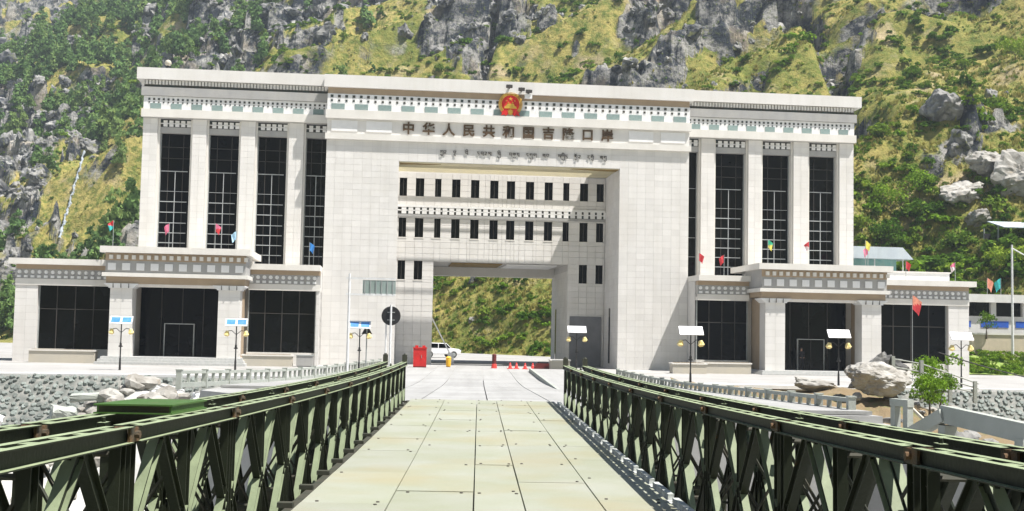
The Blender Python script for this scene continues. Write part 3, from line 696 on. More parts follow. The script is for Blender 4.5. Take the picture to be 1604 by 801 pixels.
# second line: Tibetan script, strokes hanging from a headline
TIB = {'ka': [[(0, 1), (.9, 1)], [(.1, 1), (.1, .45)], [(.45, 1), (.45, .5)], [(.85, 1), (.85, 0)]],
       'nga': [[(0, 1), (.7, 1)], [(.6, 1), (.55, .6), (.15, .5), (.1, .3), (.6, .3)]],
       'ha': [[(0, 1), (.8, 1)], [(.1, 1), (.2, .5), (.6, .5), (.7, 1)], [(.45, .5), (.5, .1), (.2, 0)]],
       'ma': [[(0, 1), (.8, 1)], [(.1, 1), (.1, .5), (.75, .5)], [(.7, 1), (.7, 0)]],
       'da': [[(0, 1), (.7, 1)], [(.2, 1), (.2, .6), (.6, .55), (.5, 0)]],
       'sa': [[(0, 1), (.9, 1)], [(.15, 1), (.2, .5), (.45, .75), (.8, .3)], [(.8, 1), (.8, 0)]],
       'pa': [[(0, 1), (.2, 1)], [(.1, 1), (.1, .5), (.7, .5)], [(.7, 1), (.7, 0)]],
       'tha': [[(0, 1), (.8, 1)], [(.1, 1), (.05, .6), (.4, .45), (.75, .6), (.7, 1)], [(.4, 1), (.4, .45)]],
       'na': [[(0, 1), (.8, 1)], [(.35, 1), (.1, .6), (.4, .45), (.7, .7), (.6, 0)]],
       'ra': [[(0, 1), (.7, 1)], [(.35, 1), (.2, .65), (.6, .5), (.5, .2)]],
       'la': [[(0, 1), (1, 1)], [(.1, 1), (.1, .6), (.4, .5)], [(.5, 1), (.5, .5)], [(.9, 1), (.9, 0)]],
       'kha': [[(0, 1), (.8, 1)], [(.1, 1), (.1, .5), (.7, .5)], [(.4, 1), (.4, .5)], [(.7, 1), (.7, .1)]],
       'ga': [[(0, 1), (.8, 1)], [(.1, 1), (.1, .6), (.35, .6), (.35, 1)], [(.7, 1), (.7, 0)]],
       'a': [[(0, 1), (.7, 1)], [(.35, 1), (.1, .5), (.5, .4), (.6, .0)]],
       'ba': [[(0, 1), (.8, 1)], [(.1, 1), (.1, .5), (.7, .5), (.7, 1)]],
       'i': [[(0, 1.15), (.2, 1.5), (.6, 1.45), (.7, 1.15)]], 'u': [[(0, -.1), (.4, -.35), (.8, -.1)]], 'o': [[(0, 1.4), (.3, 1.15), (.6, 1.4)]], '.': [[(.1, 1), (.18, .85)]],
       'ya': [[(0, -.05), (.2, -.4), (.8, -.4), (.8, 0)]], 'rr': [[(.1, 0), (.7, -.3)]]}
SYL = [['ka', 'u', 'rr', 'nga'], ['ha', 'rr'], ['ma', 'i'], ['da', 'ma', 'nga', 'sa'], ['sa', 'ya', 'i'], ['ma', 'tha', 'u', 'na'], ['ra', 'ga', 'ya', 'la'], ['kha', 'ba'],
       ['sa', 'ka', 'ya', 'i', 'da'], ['ga', 'rr', 'o', 'nga'], ['a', 'ga', 'rr', 'o'], ['kha', 'ga', 'u']]
x = -5.72
for sy in SYL:
    mb = MB(); cx = 0.0; S_ = 0.30
    for g_ in sy:
        stack = g_ in ('u', 'i', 'o', 'ya', 'rr')
        ox = cx - 0.29 if stack and cx > 0 else cx
        for st in TIB[g_]:
            for (a, b_), (c, d) in zip(st[:-1], st[1:]):
                mb.sweep([(-.02, -.02), (.02, -.02), (.02, .02), (-.02, .02)], (ox + a * S_, -0.055, b_ * S_), (ox + c * S_, -0.055, d * S_), (0, 1, 0))
        if not stack: cx += 0.30
    mb.build('script_syllable', 'letter_dark', G, (x, -0.02, 17.02)); x += cx + 0.36 + (0.30 if len(sy) < 4 else 0.1)

# the state emblem over the inscription
EM = put('emblem', MB().tube((0, .06, 0), (0, -.04, 0), .80, .80, 40).mesh('emblem', 'red_enamel'), G, (-.12, -0.24, 21.28))
ring = MB()
for k in range(44):
    a = math.pi * (-0.22 + 1.44 * k / 43); rr = .84
    p = Vector((math.cos(a) * rr, -.06, math.sin(a) * rr)); tdir = Vector((-math.sin(a), 0, math.cos(a)))
    for off in (-.09, .0, .09):
        n_ = Vector((math.cos(a), 0, math.sin(a)))
        ring.tube(p + n_ * off - tdir * .05, p + n_ * (off + .02) + tdir * .05, .052, .018, 5)
ring.build('wheat_wreath', 'gold', EM)
def star(mb, cx, cz, r, rot=0.0, y=-.075):
    pts = [(cx + math.sin(rot + k * math.pi / 5) * (r if k % 2 == 0 else r * .42), cz + math.cos(rot + k * math.pi / 5) * (r if k % 2 == 0 else r * .42)) for k in range(10)]
    mb.poly_extrude(pts, y, y + .04)
for cx, cz, r in ((0, .42, .17), (-.34, .28, .085), (.34, .28, .085), (-.17, .12, .085), (.17, .12, .085)):
    mb = MB(); star(mb, 0, 0, r); mb.build('star', 'gold', EM, (cx, 0, cz))
gt = MB()
gt.poly_extrude([(-.52, -.36), (.52, -.36), (.47, -.18), (-.47, -.18)], -.08, -.04).poly_extrude([(-.40, -.17), (.40, -.17), (.30, -.08), (-.30, -.08)], -.08, -.04).box(-.28, .28, -.075, -.04, -.09, -.04).poly_extrude([(-.33, -.04), (.33, -.04), (.22, .03), (-.22, .03)], -.085, -.04)
gt.build('gate_tower', 'gold', EM)
gr = MB().tube((0, .0, -.66), (0, -.09, -.66), .20, .20, 18)
for k in range(12):
    a = 2 * math.pi * k / 12; gr.tube((math.cos(a) * .18, -.03, -.66 + math.sin(a) * .18), (math.cos(a) * .27, -.03, -.66 + math.sin(a) * .27), .03, .025, 5)
gr.build('cogwheel', 'gold', EM)
for s_ in (-1, 1):
    MB().poly_extrude([(s_ * .12, -.66), (s_ * .50, -.52), (s_ * .82, -.60), (s_ * .66, -.74), (s_ * .78, -.96), (s_ * .46, -.86), (s_ * .40, -1.0), (s_ * .14, -.80)], -.07, -.02).build('ribbon', 'red_enamel', EM)

# wings ------------------------------------------------------------------------
def wing(s_):
    def X(a, b_): return sorted((s_ * a, s_ * b_))
    CE = 29.3
    bb('wing_core', 'joint', *X(CW, CE), 2.3, 16, 0, 22.5)
    bb('roof_slab', 'tile', *X(15.09, CE + .55), 0.72, 5.0, 22.36, 23.28)
    bb('frieze_core', 'grey_band', *X(CW, CE), 1.05, 2.3, 19.3, 22.358)
    # denticulation under the slab
    d1 = MB()
    for i in range(56):
        x = s_ * (15.0 + i * .256)
        d1.box(x - .085, x + .085, 0.86, 1.05, 21.98, 22.32)
    tag(d1.build('dentils', 'stone_trim', G), kind='stuff')
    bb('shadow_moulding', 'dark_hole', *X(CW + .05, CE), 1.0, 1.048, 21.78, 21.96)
    bb('grey_course', 'grey_band', *X(CW + .03, CE + .18), 0.86, 1.049, 21.08, 21.76)
    bb('frieze_ground', 'white_trim', *X(CW + .03, CE), 0.99, 1.048, 20.0, 21.05)
    d2 = MB()
    for i in range(38):
        x = s_ * (15.1 + i * .372)
        for z, q in ((20.72, .16), (20.50, .11)): d2.box(x - q / 2, x + q / 2, 0.965, 0.988, z, z + q)
    tag(d2.build('frieze_studs', 'dark_hole', G), kind='stuff')
    for i in range(9):
        put('frieze_panel', bxm(0.84, 0.03, 0.44, 'teal_panel'), G, (s_ * (15.55 + i * 1.6), 0.958, 20.04))
    bb('wing_ledge', 'stone_trim', *X(CW + .02, CE + .12), 0.80, 1.048, 19.36, 19.998)
    wl = [(28.0, 25.6), (24.18, 21.8), (20.34, 18.0), (16.5, 14.79)]
    if s_ > 0: wl = [(27.9, 25.5), (23.9, 21.45), (20.0, 17.4), (15.95, 14.79)]
    prev = CE
    for a, b_ in wl:
        c0, c1 = prev, a                         # column from prev in to a
        x0, x1 = X(c0, c1)
        o = bb('column', 'joint', x0 + .16 * (x0 > -29.2 and x0 < 29.0), x1 - .16, 1.13, 2.3, 7.0, 19.34)
        lo, hi = x0 + (.16 if abs(x0) < 29.2 else .0), x1 - (.16 if abs(x1) < 29.2 else 0)
        tiled(lo, hi, 7.0, 19.34, 1.13, tw=.7)
        for xx, nm in ((x0, 0), (x1, 1)):
            if abs(xx) < 29.2: bb('pilaster_strip', 'stone_trim', *( (xx, xx + .155) if nm == 0 else (xx - .155, xx)), 1.32, 2.3, 7.0, 19.3)
        prev = b_
        g0, g1 = X(a, b_)
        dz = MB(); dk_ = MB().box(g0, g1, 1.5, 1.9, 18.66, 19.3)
        nn = int((g1 - g0) / .46)
        for r_ in range(2):
            for i in range(nn):
                x = g0 + .14 + i * (g1 - g0 - .1) / nn; dz.box(x + .09, x + .40, 1.36, 1.5, 18.70 + r_ * .29, 18.90 + r_ * .29)
        dz.box(g0, g1, 1.33, 1.5, 18.92, 18.97)
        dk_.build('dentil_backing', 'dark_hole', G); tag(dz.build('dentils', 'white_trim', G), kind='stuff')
        bb('window_head', 'grey_band', g0, g1, 1.40, 1.9, 18.2, 18.655)
        zb = 7.6
        wn = bb('window', 'glass', g0 + .06, g1 - .06, 1.95, 2.28, zb, 18.19)
        bb('jamb', 'pole_grey', g0, g0 + .059, 1.8, 2.2, zb, 18.19, wn); bb('jamb', 'pole_grey', g1 - .059, g1, 1.8, 2.2, zb, 18.19, wn)
        w_ = g1 - g0
        if w_ > 1.2:
            for z in (15.15, 13.55, 12.7, 11.85, 11.0, 10.2, 9.4, 8.6):
                bb('transom', 'mullion', g0 + .08, g0 + w_ * (.90 if z != 13.55 else .95), 1.88, 1.945, z, z + (.065 if z != 13.55 else .03), wn)
            bb('mullion', 'mullion', (g0 + g1) / 2 - .03, (g0 + g1) / 2 + .03, 1.9, 1.95, zb, 15.2, wn)
            for q in (.26, .74): bb('mullion', 'letter_dark', g0 + w_ * q - .02, g0 + w_ * q + .02, 1.91, 1.949, zb, 18.1, wn)
            for z in (16.2, 17.1): bb('transom', 'letter_dark', g0 + .08, g1 - .08, 1.91, 1.95, z, z + .05, wn)
        else:
            for z in (15.15, 12.7, 11.0, 9.4): bb('transom', 'mullion', g0 + .08, g1 - .08, 1.90, 1.945, z, z + .04, wn)
wing(-1); wing(1)

# low ranges and porches ---------------------------------------------------------
def low_range(x0, x1, piers, bays, open_left, end):
    """single storey range in front of a wing; its face stands at y=-3"""
    bb('low_roof', 'stone_trim', x0 - (.45 if end < 0 else 0), x1 + (.45 if end > 0 else 0), -3.45, 1.0, 7.22, 7.66)
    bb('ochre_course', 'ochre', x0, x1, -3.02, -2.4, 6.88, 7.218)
    bb('stud_course', 'grey_band', x0, x1, -3.0, -2.4, 5.95, 6.878)
    d = MB(); n = int((x1 - x0) / .47)
    rd = MB()
    for i in range(n):
        x = x0 + .25 + i * (x1 - x0 - .2) / n
        rd.tube((x, -3.0, 6.66), (x, -3.09, 6.66), .155, .13, 8)
        d.box(x - .13, x + .13, -3.12, -3.0, 6.22, 6.40)
    tag(rd.build('round_studs', 'white_trim', G), kind='stuff'); tag(d.build('dentils', 'white_trim', G), kind='stuff')
    bb('lintel_course', 'stone_trim', x0, x1, -3.08, -2.4, 5.68, 6.16)
    for a, b_ in piers:
        bb('pier', 'joint', a, b_, -3.0, 1.0, 0, 5.678); tiled(a, b_, 0, 5.67, -3.0, tw=.8)
    for a, b_ in bays:
        wn = bb('window', 'glass', a, b_, -2.6, -2.3, 0.95, 5.678)
        bb('plinth', 'stone_trim', a, b_, -2.85, -2.2, 0, 0.949)
        bb('frame', 'pole_grey', a, a + .09, -2.68, -2.601, .95, 5.67, wn); bb('frame', 'pole_grey', b_ - .09, b_, -2.68, -2.601, .95, 5.67, wn)
        for k in (1, 2, 3):
            xx = a + (b_ - a) * k / 4; bb('mullion', 'letter_dark', xx - .03, xx + .03, -2.66, -2.601, .95, 5.67, wn)
        bb('transom', 'letter_dark', a + .1, b_ - .1, -2.655, -2.602, 3.9, 3.95, wn)
bb('low_core', 'joint', -37.3, -CW - .01, -2.25, 2.2, 0, 7.2); bb('low_core', 'joint', CW + .01, 37.3, -2.25, 2.2, 0, 7.2)
low_range(-37.25, -30.3, [(-37.25, -35.62)], [(-35.62, -30.3)], 1, -1)
low_range(-20.2, -CW - .01, [(-15.05, -CW - .01)], [(-20.2, -15.05)], 0, 0)
low_range(CW + .01, 19.0, [], [(CW + .01, 19.0)], 0, 0)
low_range(29.0, 37.35, [(35.6, 37.35)], [(29.6, 35.6)], 0, 1)

def porch(cx, pz, px, right_vis):
    hw = 5.35
    bb('porch_roof', 'stone_trim', cx - hw, cx + hw, -6.65, 1.0, 8.06, 8.52)
    bb('porch_frieze', 'grey_band', cx - hw + .35, cx + hw - .35, -6.2, -2.0, 6.62, 8.058)
    bb('tooth_ground', 'ochre', cx - hw + .33, cx + hw - .33, -6.24, -6.201, 7.5, 8.05)
    for i in range(19):
        x = cx - hw + .75 + i * .535
        put('tooth', bxm(.26, .16, .30, 'stone_trim'), G, (x, -6.41, 7.60))
    for i in range(10):
        x = cx - 4.55 + i * 1.01
        put('square_stud', bxm(.56, .07, .52, 'white_trim'), G, (x, -6.272, 6.80))
    bb('porch_ledge', 'stone_trim', cx - hw + .15, cx + hw - .15, -6.42, -2.0, 6.34, 6.618)
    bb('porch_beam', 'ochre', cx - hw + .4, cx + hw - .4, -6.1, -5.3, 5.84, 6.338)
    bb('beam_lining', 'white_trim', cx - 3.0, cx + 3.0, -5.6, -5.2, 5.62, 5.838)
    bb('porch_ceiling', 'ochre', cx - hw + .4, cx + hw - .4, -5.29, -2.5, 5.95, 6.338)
    for s_ in (-1, 1):
        x = cx + s_ * 3.86
        col = bb('porch_column', 'joint', x - .78, x + .78, -6.0, -4.6, pz, 5.5)
        tiled(x - .79, x + .79, pz, 5.5, -6.0, tw=.8)
        for k in range(4):   # stepped bracket capital
            w0 = .82 + .10 * k
            bb('capital_block', 'white_trim', x - w0 - .07, x + w0 + .07, -6.16 - .03 * k, -4.6, 5.5 + .085 * k + .002, 5.5 + .085 * (k + 1))
        for k in (-1, 0, 1): bb('capital_groove', 'dark_hole', x + k * .55 - .02, x + k * .55 + .02, -6.275, -6.16, 5.52, 5.83)
        bb('porch_pier', 'ochre', *sorted((x + s_ * -.2, x + s_ * .75)), -4.55, -2.4, 0, 5.9)
    # entrance
    wn = bb('entrance_glazing', 'glass', cx - 3.1, cx + 3.1, -2.7, -2.3, pz, 5.72)
    for k in range(1, 4): bb('mullion', 'letter_dark', cx - 3.1 + 6.2 * k / 4 - .03, cx - 3.1 + 6.2 * k / 4 + .03, -2.76, -2.701, pz, 5.7, wn)
    dr = bb('door', 'glass', px - 1.05, px + 1.05, -2.95, -2.71, pz, pz + 2.4)
    bb('door_frame', 'mullion', px - 1.12, px - 1.05, -3.0, -2.71, pz, pz + 2.46, dr); bb('door_frame', 'mullion', px + 1.05, px + 1.12, -3.0, -2.71, pz, pz + 2.46, dr)
    bb('door_head', 'mullion', px - 1.05, px + 1.05, -3.0, -2.71, pz + 2.4, pz + 2.46, dr); bb('door_leaf_joint', 'letter_dark', px - .02, px + .02, -2.97, -2.951, pz, pz + 2.4, dr)
    for k, (z0, e) in enumerate(((0, 1.0), (pz / 3, .66), (2 * pz / 3, .33))):
        bb('step', 'granite_step', cx - 4.9 - e * .4, cx + 4.9 + e * .4, -6.3 - e, -2.3, z0 + .001 * k, z0 + pz / 3)
porch(-25.05, 0.55, -25.2, 1)
porch(24.0, 0.30, 24.1, 0)
tag(_rest.build('cladding', 'tile', G), kind='stuff')

# floodlights by the emblem
for i, (x, z, t_) in enumerate(((-.25, 22.55, 1), (.75, 22.35, 0), (1.35, 22.2, 0))):
    fl = bb('floodlight', 'letter_dark', x - .28, x + .22, -.80, -.48, z, z + .22)
    bb('bracket', 'pole_black', x - .03, x + .03, -.48, -.30, z - .05, z + .3, fl)
bb('control_box', 'white_trim', 1.0, 1.6, -.62, -.33, 21.75, 22.1)
# ------------------------------------------------------------------ the panel bridge
BR = thing('panel_bridge', (0.17, 33.2, -0.2), 0, 'long green steel panel bridge with double lattice trusses and plate deck', 'bridge')
BRO = Vector((0.17, 33.2, -0.2))
def top_z(y): return 0.82 + 0.00052 * (y - 32) ** 2
def top_s(y): return 2 * 0.00052 * (y - 32)
def deck_z(y): return -0.19 + 0.00022 * (y - 33) ** 2
def deck_s(y): return 2 * 0.00022 * (y - 33)
CH = [(.034, -.05), (.088, -.05), (.088, -.042), (.042, -.042), (.042, .042), (.088, .042), (.088, .05), (.034, .05)]
CHm = [(-a, b_) for a, b_ in CH][::-1]
IB = [(-.034, -.055), (.034, -.055), (.034, -.046), (.005, -.046), (.005, .046), (.034, .046), (.034, .055), (-.034, .055), (-.034, .046), (-.005, .046), (-.005, -.046), (-.034, -.046)]
def chord_mesh(name):
    mb = MB()
    for pr in (CH, CHm): mb.sweep(pr, (0, .07, 0), (0, 2.93, 0), (1, 0, 0))
    for y in (.3, .75, 1.1, 1.5, 1.9, 2.25, 2.7): mb.box(-.0335, .0335, y - .07, y + .07, .036, .047).box(-.0335, .0335, y - .07, y + .07, -.047, -.036)
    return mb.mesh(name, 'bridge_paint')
def joint_mesh():
    mb = MB()
    for x in (-.062, -.030, .030, .062): mb.box(x - .008, x + .008, -.10, .10, -.043, .043)
    mb.tube((-.10, 0, 0), (.10, 0, 0), .024, .024, 8)
    return mb.mesh('pin_joint', 'rust')
def memb(name, p0, p1):
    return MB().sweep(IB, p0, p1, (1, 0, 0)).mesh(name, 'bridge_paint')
M_CH = chord_mesh('chord'); M_JT = joint_mesh()
M_POST = [memb('post', (0, y, -.05), (0, y, 1.35)) for y in (.10, 1.5, 2.90)]
DG = []
for y0 in (0.0, 1.4):
    m_, l, r_ = y0 + .80, y0 + .13, y0 + 1.47
    if y0 == 0: l, r_ = .13, 1.46
    else: l, r_ = 1.54, 2.87
    m_ = (l + r_) / 2
    DG += [((0, m_, 1.34), (0, l, .66)), ((0, m_, 1.34), (0, r_, .66)), ((0, m_, -.04), (0, l, .64)), ((0, m_, -.04), (0, r_, .64))]
M_DG = [memb('diagonal', *d) for d in DG]
_mb = MB()
for d in DG: _mb.sweep(IB, *d, (1, 0, 0))
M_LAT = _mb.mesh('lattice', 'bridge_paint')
_mb = MB()
for y in (.80, 2.2): _mb.box(-.012, .012, y - .14, y + .14, 1.24, 1.36).box(-.012, .012, y - .14, y + .14, -.05, .07)
for y in (.10, 1.5, 2.9): _mb.box(-.012, .012, y - .10, y + .10, .55, .75)
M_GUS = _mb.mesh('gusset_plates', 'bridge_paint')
def truss(xc, yj, first, last, full):
    for k in range(first, last):
        ya = yj + 3 * k; yb = ya + 3; za, zb = top_z(ya), top_z(yb)
        p = put('truss_panel', M_CH, BR, Vector((xc, ya, za - .05)) - BRO, (math.atan2(zb - za, 3.0), 0, 0))
        tag(p)
        put('bottom_chord', M_CH, p, (0, 0, -1.40))
        put('pin_joint', M_JT, p, (0, 0, 0)); put('pin_joint', M_JT, p, (0, 0, -1.40))
        for m_ in M_POST: put('post', m_, p, (0, 0, -1.35))
        put('gusset_plates', M_GUS, p, (0, 0, -1.35))
        if full or ya < 14:
            for m_ in M_DG: put('diagonal', m_, p, (0, 0, -1.35))
        else: tag(put('lattice', M_LAT, p, (0, 0, -1.35)), kind='stuff')
YL, YR = 1.2, 0.5
truss(-2.118, YL, -2, 11, True); truss(-2.668, YL, -2, 11, False)
truss(2.458, YR, -2, 11, True); truss(3.008, YR, -2, 11, False)
# bracing frames between the paired trusses, tie plates and stubs on top
for s_, xi, xo, y0 in ((-1, -2.118, -2.668, YL), (1, 2.458, 3.008, YR)):
    for k in range(-2, 11):
        for off in (0.1, 1.5, 2.9):
            y = y0 + 3 * k + off; z = top_z(y)
            mb = MB(); a, b_ = sorted((xi, xo))
            mb.tube((a, y, z - .16), (b_, y, z - .16), .018, .018, 5).tube((a, y, z - 1.2), (b_, y, z - 1.2), .018, .018, 5)
            mb.tube((a, y + .03, z - .2), (b_, y + .03, z - 1.15), .014, .014, 5).tube((b_, y - .03, z - .2), (a, y - .03, z - 1.15), .014, .014, 5)
            mb.v = [tuple(Vector(v) - BRO) for v in mb.v]
            mb.build('bracing_frame', 'bridge_dark', BR)
        y = y0 + 3 * k; z = top_z(y); a, b_ = sorted((xi, xo))
        mb = MB().box(-.025, .025, -.05, .05, .0, .045).tube((0, 0, .03), (0, 0, .075), .016, .012, 6)
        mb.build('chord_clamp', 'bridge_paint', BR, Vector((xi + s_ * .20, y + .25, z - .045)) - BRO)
        if k == 10:
            for x in (xi, xo): MB().box(-.07, .07, -.04, .04, -.1, .20).tube((0, 0, .20), (0, 0, .24), .05, .03, 8).build('end_post', 'bridge_dark', BR, Vector((x, y + 2.9, top_z(y + 2.9))) - BRO)
        # raker strut on the outside
        mb = MB().tube((xo + s_ * .05, y + 1.5, top_z(y) - .2), (xo + s_ * .55, y + 1.5, top_z(y) - 1.30), .03, .03, 6)
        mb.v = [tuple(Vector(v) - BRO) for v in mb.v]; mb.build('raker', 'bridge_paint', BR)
# transoms under the deck
for i in range(25):
    y = -3.0 + 1.5 * i; z = deck_z(y)
    mb = MB().sweep([(-.06, -.14), (.06, -.14), (.06, -.12), (.006, -.12), (.006, .12), (.06, .12), (.06, .14), (-.06, .14), (-.06, .12), (-.006, .12), (-.006, -.12), (-.06, -.12)], (-3.0, 0, 0), (3.0, 0, 0), (0, 1, 0))
    if i == 0: M_TR = mb.mesh('transom', 'bridge_dark')
    put('transom', M_TR, BR, Vector((.17, y, z - .30)) - BRO)
for x in (-1.6, -.95, -.3, .35, 1.0, 1.65):
    for k in range(12):
        y = -3 + 3 * k; z0, z1 = deck_z(y), deck_z(y + 3)
        if x == -1.6 and k == 0: M_ST = MB().sweep([(-.04, -.06), (.04, -.06), (.04, .06), (-.04, .06)], (0, 0, 0), (0, 2.99, 0), (1, 0, 0)).mesh('stringer', 'bridge_dark')
        put('stringer', M_ST, BR, Vector((x + .15, y, z0 - .10)) - BRO, (math.atan2(z1 - z0, 3), 0, 0))
# chequered steel plates with their bolts
DX = [-1.86, -.92, -.02, .52, 1.36, 2.15]
rg = random.Random(21)
stag = [0.4, 0.0, 0.0, 0.25, 0.9]
M_BOLT = MB().tube((0, 0, 0), (0, 0, .012), .022, .018, 8).mesh('bolt', 'bolt')
for c in range(5):
    y = -4.2 + stag[c]
    while y < 33.2:
        ln = 3.0 if c in (1, 2) else rg.choice((2.25, 3.0, 3.0)); y1 = min(y + ln, 33.3)
        if y1 - y < .3: break
        x0, x1 = DX[c] + .008, DX[c + 1] - .008; za, zb = deck_z(y), deck_z(y1); wd = x1 - x0; L_ = math.hypot(y1 - y, zb - za)
        dz = rg.uniform(-.004, .005)
        mb = MB().box(-wd / 2, wd / 2, .006, L_ - .006, -.035, 0)
        p = mb.build('deck_plate', 'deck', BR, Vector(((x0 + x1) / 2, y, za + dz)) - BRO, (math.atan2(zb - za, y1 - y), 0, rg.uniform(-.001, .001)))
        for ex in (-wd * .36, wd * .36):
            for yy in ((.11, L_ - .11) if c % 2 else (.11, L_ - .13)):
                if rg.random() < .5: put('bolt', M_BOLT, p, (ex + rg.uniform(-.03, .03), yy, -.001))
        y = y1
# kerb angles along both edges: pale broken one on the right, dark on the left
for k in range(24):
    y = -3 + 1.5 * k; z = deck_z(y); z1 = deck_z(y + 1.5)
    if k == 0:
        M_K1 = MB().box(-.035, .035, .10, 1.30, -.03, .035).box(-.05, .05, .02, 1.48, -.09, -.031).mesh('kerb', 'deck_curb')
        M_K2 = MB().box(-.045, .045, .0, 1.5, -.10, -.02).mesh('kerb', 'bridge_dark')
    rx = (math.atan2(z1 - z, 1.5), 0, 0)
    put('kerb_angle', M_K1, BR, Vector((2.235, y, z)) - BRO, rx); put('kerb_angle', M_K2, BR, Vector((-1.925, y, z)) - BRO, rx)
    put('deck_lug', bxm(.16, .12, .05, 'bridge_dark'), BR, Vector((-1.97, y + .4, z - .02)) - BRO)

# the bright green steel box left on top of the left trusses
zb = top_z(9.1)
GB = thing('steel_box', (-2.46, 9.1, zb), 0, 'bright green painted steel box lying on top of the left bridge trusses', 'steel box')
sl = math.atan(top_s(9.1))
MB().box(-.28, .28, -.54, .54, .058, .070).build('cover_plate', 'green_box_paint', GB, (0, 0, .003), (sl, 0, 0))
MB().box(-.28, .28, -.54, .54, .0, .010).build('base_plate', 'green_box_paint', GB, (0, 0, .003), (sl, 0, 0))
for x0, x1, y0, y1 in ((-.25, .25, -.51, -.495), (-.25, .25, .495, .51), (-.265, -.25, -.51, .51), (.25, .265, -.51, .51)):
    MB().box(x0, x1, y0, y1, .0101, .0579).build('side_plate', 'bridge_dark' if y1 < 0 else 'green_box_paint', GB, (0, 0, .003), (sl, 0, 0))
# ------------------------------------------------------------------ buildings and walls behind, on the right
h = thing('hillside_house', (38.6, 117, -1.2), 0.10, 'teal walled house with pale tin roof behind the right end of the gate', 'house')
MB().box(-3.1, 2.2, -2, 2, 0, 10.9).build('wall', 'teal_wall', h)
MB().poly_extrude([(-3.7, 11.9), (2.4, 11.9), (3.5, 10.75), (-3.7, 10.75)], -3.0, 2.6).build('roof', 'tin_roof', h)
for x in (-2.9, -.4, 2.5): MB().tube((x, -2.8, 7), (x, -2.8, 10.8), .05).build('porch_post', 'pole_white', h)
for x in (-2.0, .7): MB().box(x - .5, x + .5, -2.06, -2.0, 8.6, 10.0).build('window', 'glass', h)
s2 = thing('hillside_shed', (60.5, 133, 8.5), 0.05, 'grey roofed open shed on posts high at the right edge', 'shed')
for k in range(6): MB().poly_extrude([(-2.5 + k * 1.6, 6.6), (-.92 + k * 1.6, 6.6), (-.92 + k * 1.6, 6.5), (-2.5 + k * 1.6, 6.5)], -2.0, 2.2).build('roof_sheet', 'tin_roof', s2, rot=(R(14), 0, 0))
for x in (-2.3, 1.4, 5.0):
    for y in (-1.7, 1.7): MB().tube((x, y, 0), (x, y, 6.2), .09).build('post', 'pole_grey', s2)
MB().box(-2.3, 6.5, 1.6, 1.8, 0.5, 5.6).build('back_wall', 'cloth_dark', s2)
wb = thing('striped_building', (49.0, 110, -1.15), 0.06, 'low white building with a bright blue band behind the right end of the gate', 'building')
MB().box(-8, 12, 0, 5, 3.4, 5.2).build('wall', 'house_white', wb); MB().box(-8.3, 12, -.5, 5, 6.5, 7.25).build('roof', 'house_white', wb)
MB().box(-8, 12, .4, 5, 5.2, 6.5).build('window_band', 'glass', wb)
for x in (-8, -4.6, -.9, 2.2, 6): MB().box(x, x + .5, -.02, .38, 5.2, 6.5).build('pier', 'house_white', wb)
for x0, x1 in ((-7.4, -2.9), (-1.9, .8), (1.5, 9)): MB().box(x0, x1, -.04, -.002, 4.15, 4.75).build('blue_band', 'blue_paint', wb)
MB().box(-8, 12, 0.1, 5, 0, 3.4).build('base', 'beige_wall', wb)
bw = thing('retaining_wall', (49.5, 106.2, -1.15), 0.06, 'long beige retaining wall in front of the blue banded building', 'wall')
MB().box(-9, 14, 0, .5, 0, 3.45).build('wall_face', 'beige_wall', bw); MB().box(-9, 14, -.08, .6, 3.45, 3.6).build('coping', 'stone_trim', bw)
lw = MB()
xs = np.linspace(40, 62, 60); ys = np.linspace(99, 106, 24); LX, LY = np.meshgrid(xs, ys)
tag(put('grass_verge', grid_mesh('grass_verge', LX, LY, -1.1 + 1.5 * sstep(LY, 99.5, 106) + .12 * fbm(LX / 1.2, LY / 1.2, 3), 'lawn')), kind='structure')
_r = np.random.RandomState(3); gp = np.stack([_r.uniform(40, 62, 900), _r.uniform(99.6, 105.8, 900), np.zeros(900)], -1); gp[:, 2] = -1.05 + 1.5 * sstep(gp[:, 1], 99.5, 106)
gs = _r.uniform(.25, .6, 900)
scatter('verge_plants', [PROTO[2], TUFT[2]], gp, np.stack([gs, gs, gs], -1), 'bright green low plants on the verge below the beige wall', 'plants')
pp = thing('street_pole', (47.7, 104.6, -.2), 0, 'tall pale street pole at the right edge', 'pole')
MB().tube((0, 0, 0), (0, 0, 10.6), .12, .08, 10).build('shaft', 'pole_white', pp); MB().tube((0, 0, 10.3), (1.3, 0, 9.6), .06, .05).build('arm', 'pole_white', pp)

# ------------------------------------------------------------------ plants that can be told apart
def shrub(name, loc, r, h_, seed, m_, label, cat='shrub', n=420, leaf=.10, trunk=.3, group=None):
    t = thing(name, loc, 0, label, cat, group)
    rg = random.Random(seed)
    lb = [(rg.uniform(-.6, .6) * r, rg.uniform(-.6, .6) * r, h_ * rg.uniform(.35, .8), r * rg.uniform(.35, .55)) for _ in range(8)]
    put('crown', leaf_mesh('crown', seed, n, lb, leaf, m_), t)
    mb = MB()
    mb.tube((0, 0, -.3), (0, 0, h_ * trunk), .05 * h_ * .5 + .03, .03, 6)
    for x, y, z, q in lb[:5]: mb.tube((0, 0, h_ * trunk * .9), (x, y, z), .035, .012, 5)
    mb.build('trunk', 'bark', t); return t
shrub('leafy_tree', (-41.0, 93, -1.2), 3.4, 7.2, 1, 'leaf_bright', 'bushy bright green tree past the left end of the gate', 'tree', 1500, .17)
shrub('leafy_tree', (-46.0, 98, -1.2), 4.0, 8.5, 2, 'leaf_green', 'darker green tree at the left edge behind the bushy one', 'tree', 1500, .18)
shrub('small_tree', (45.9, 105.9, 2.2), 1.1, 2.3, 3, 'leaf_green', 'small round tree before the blue banded wall', 'tree', 420, .10)
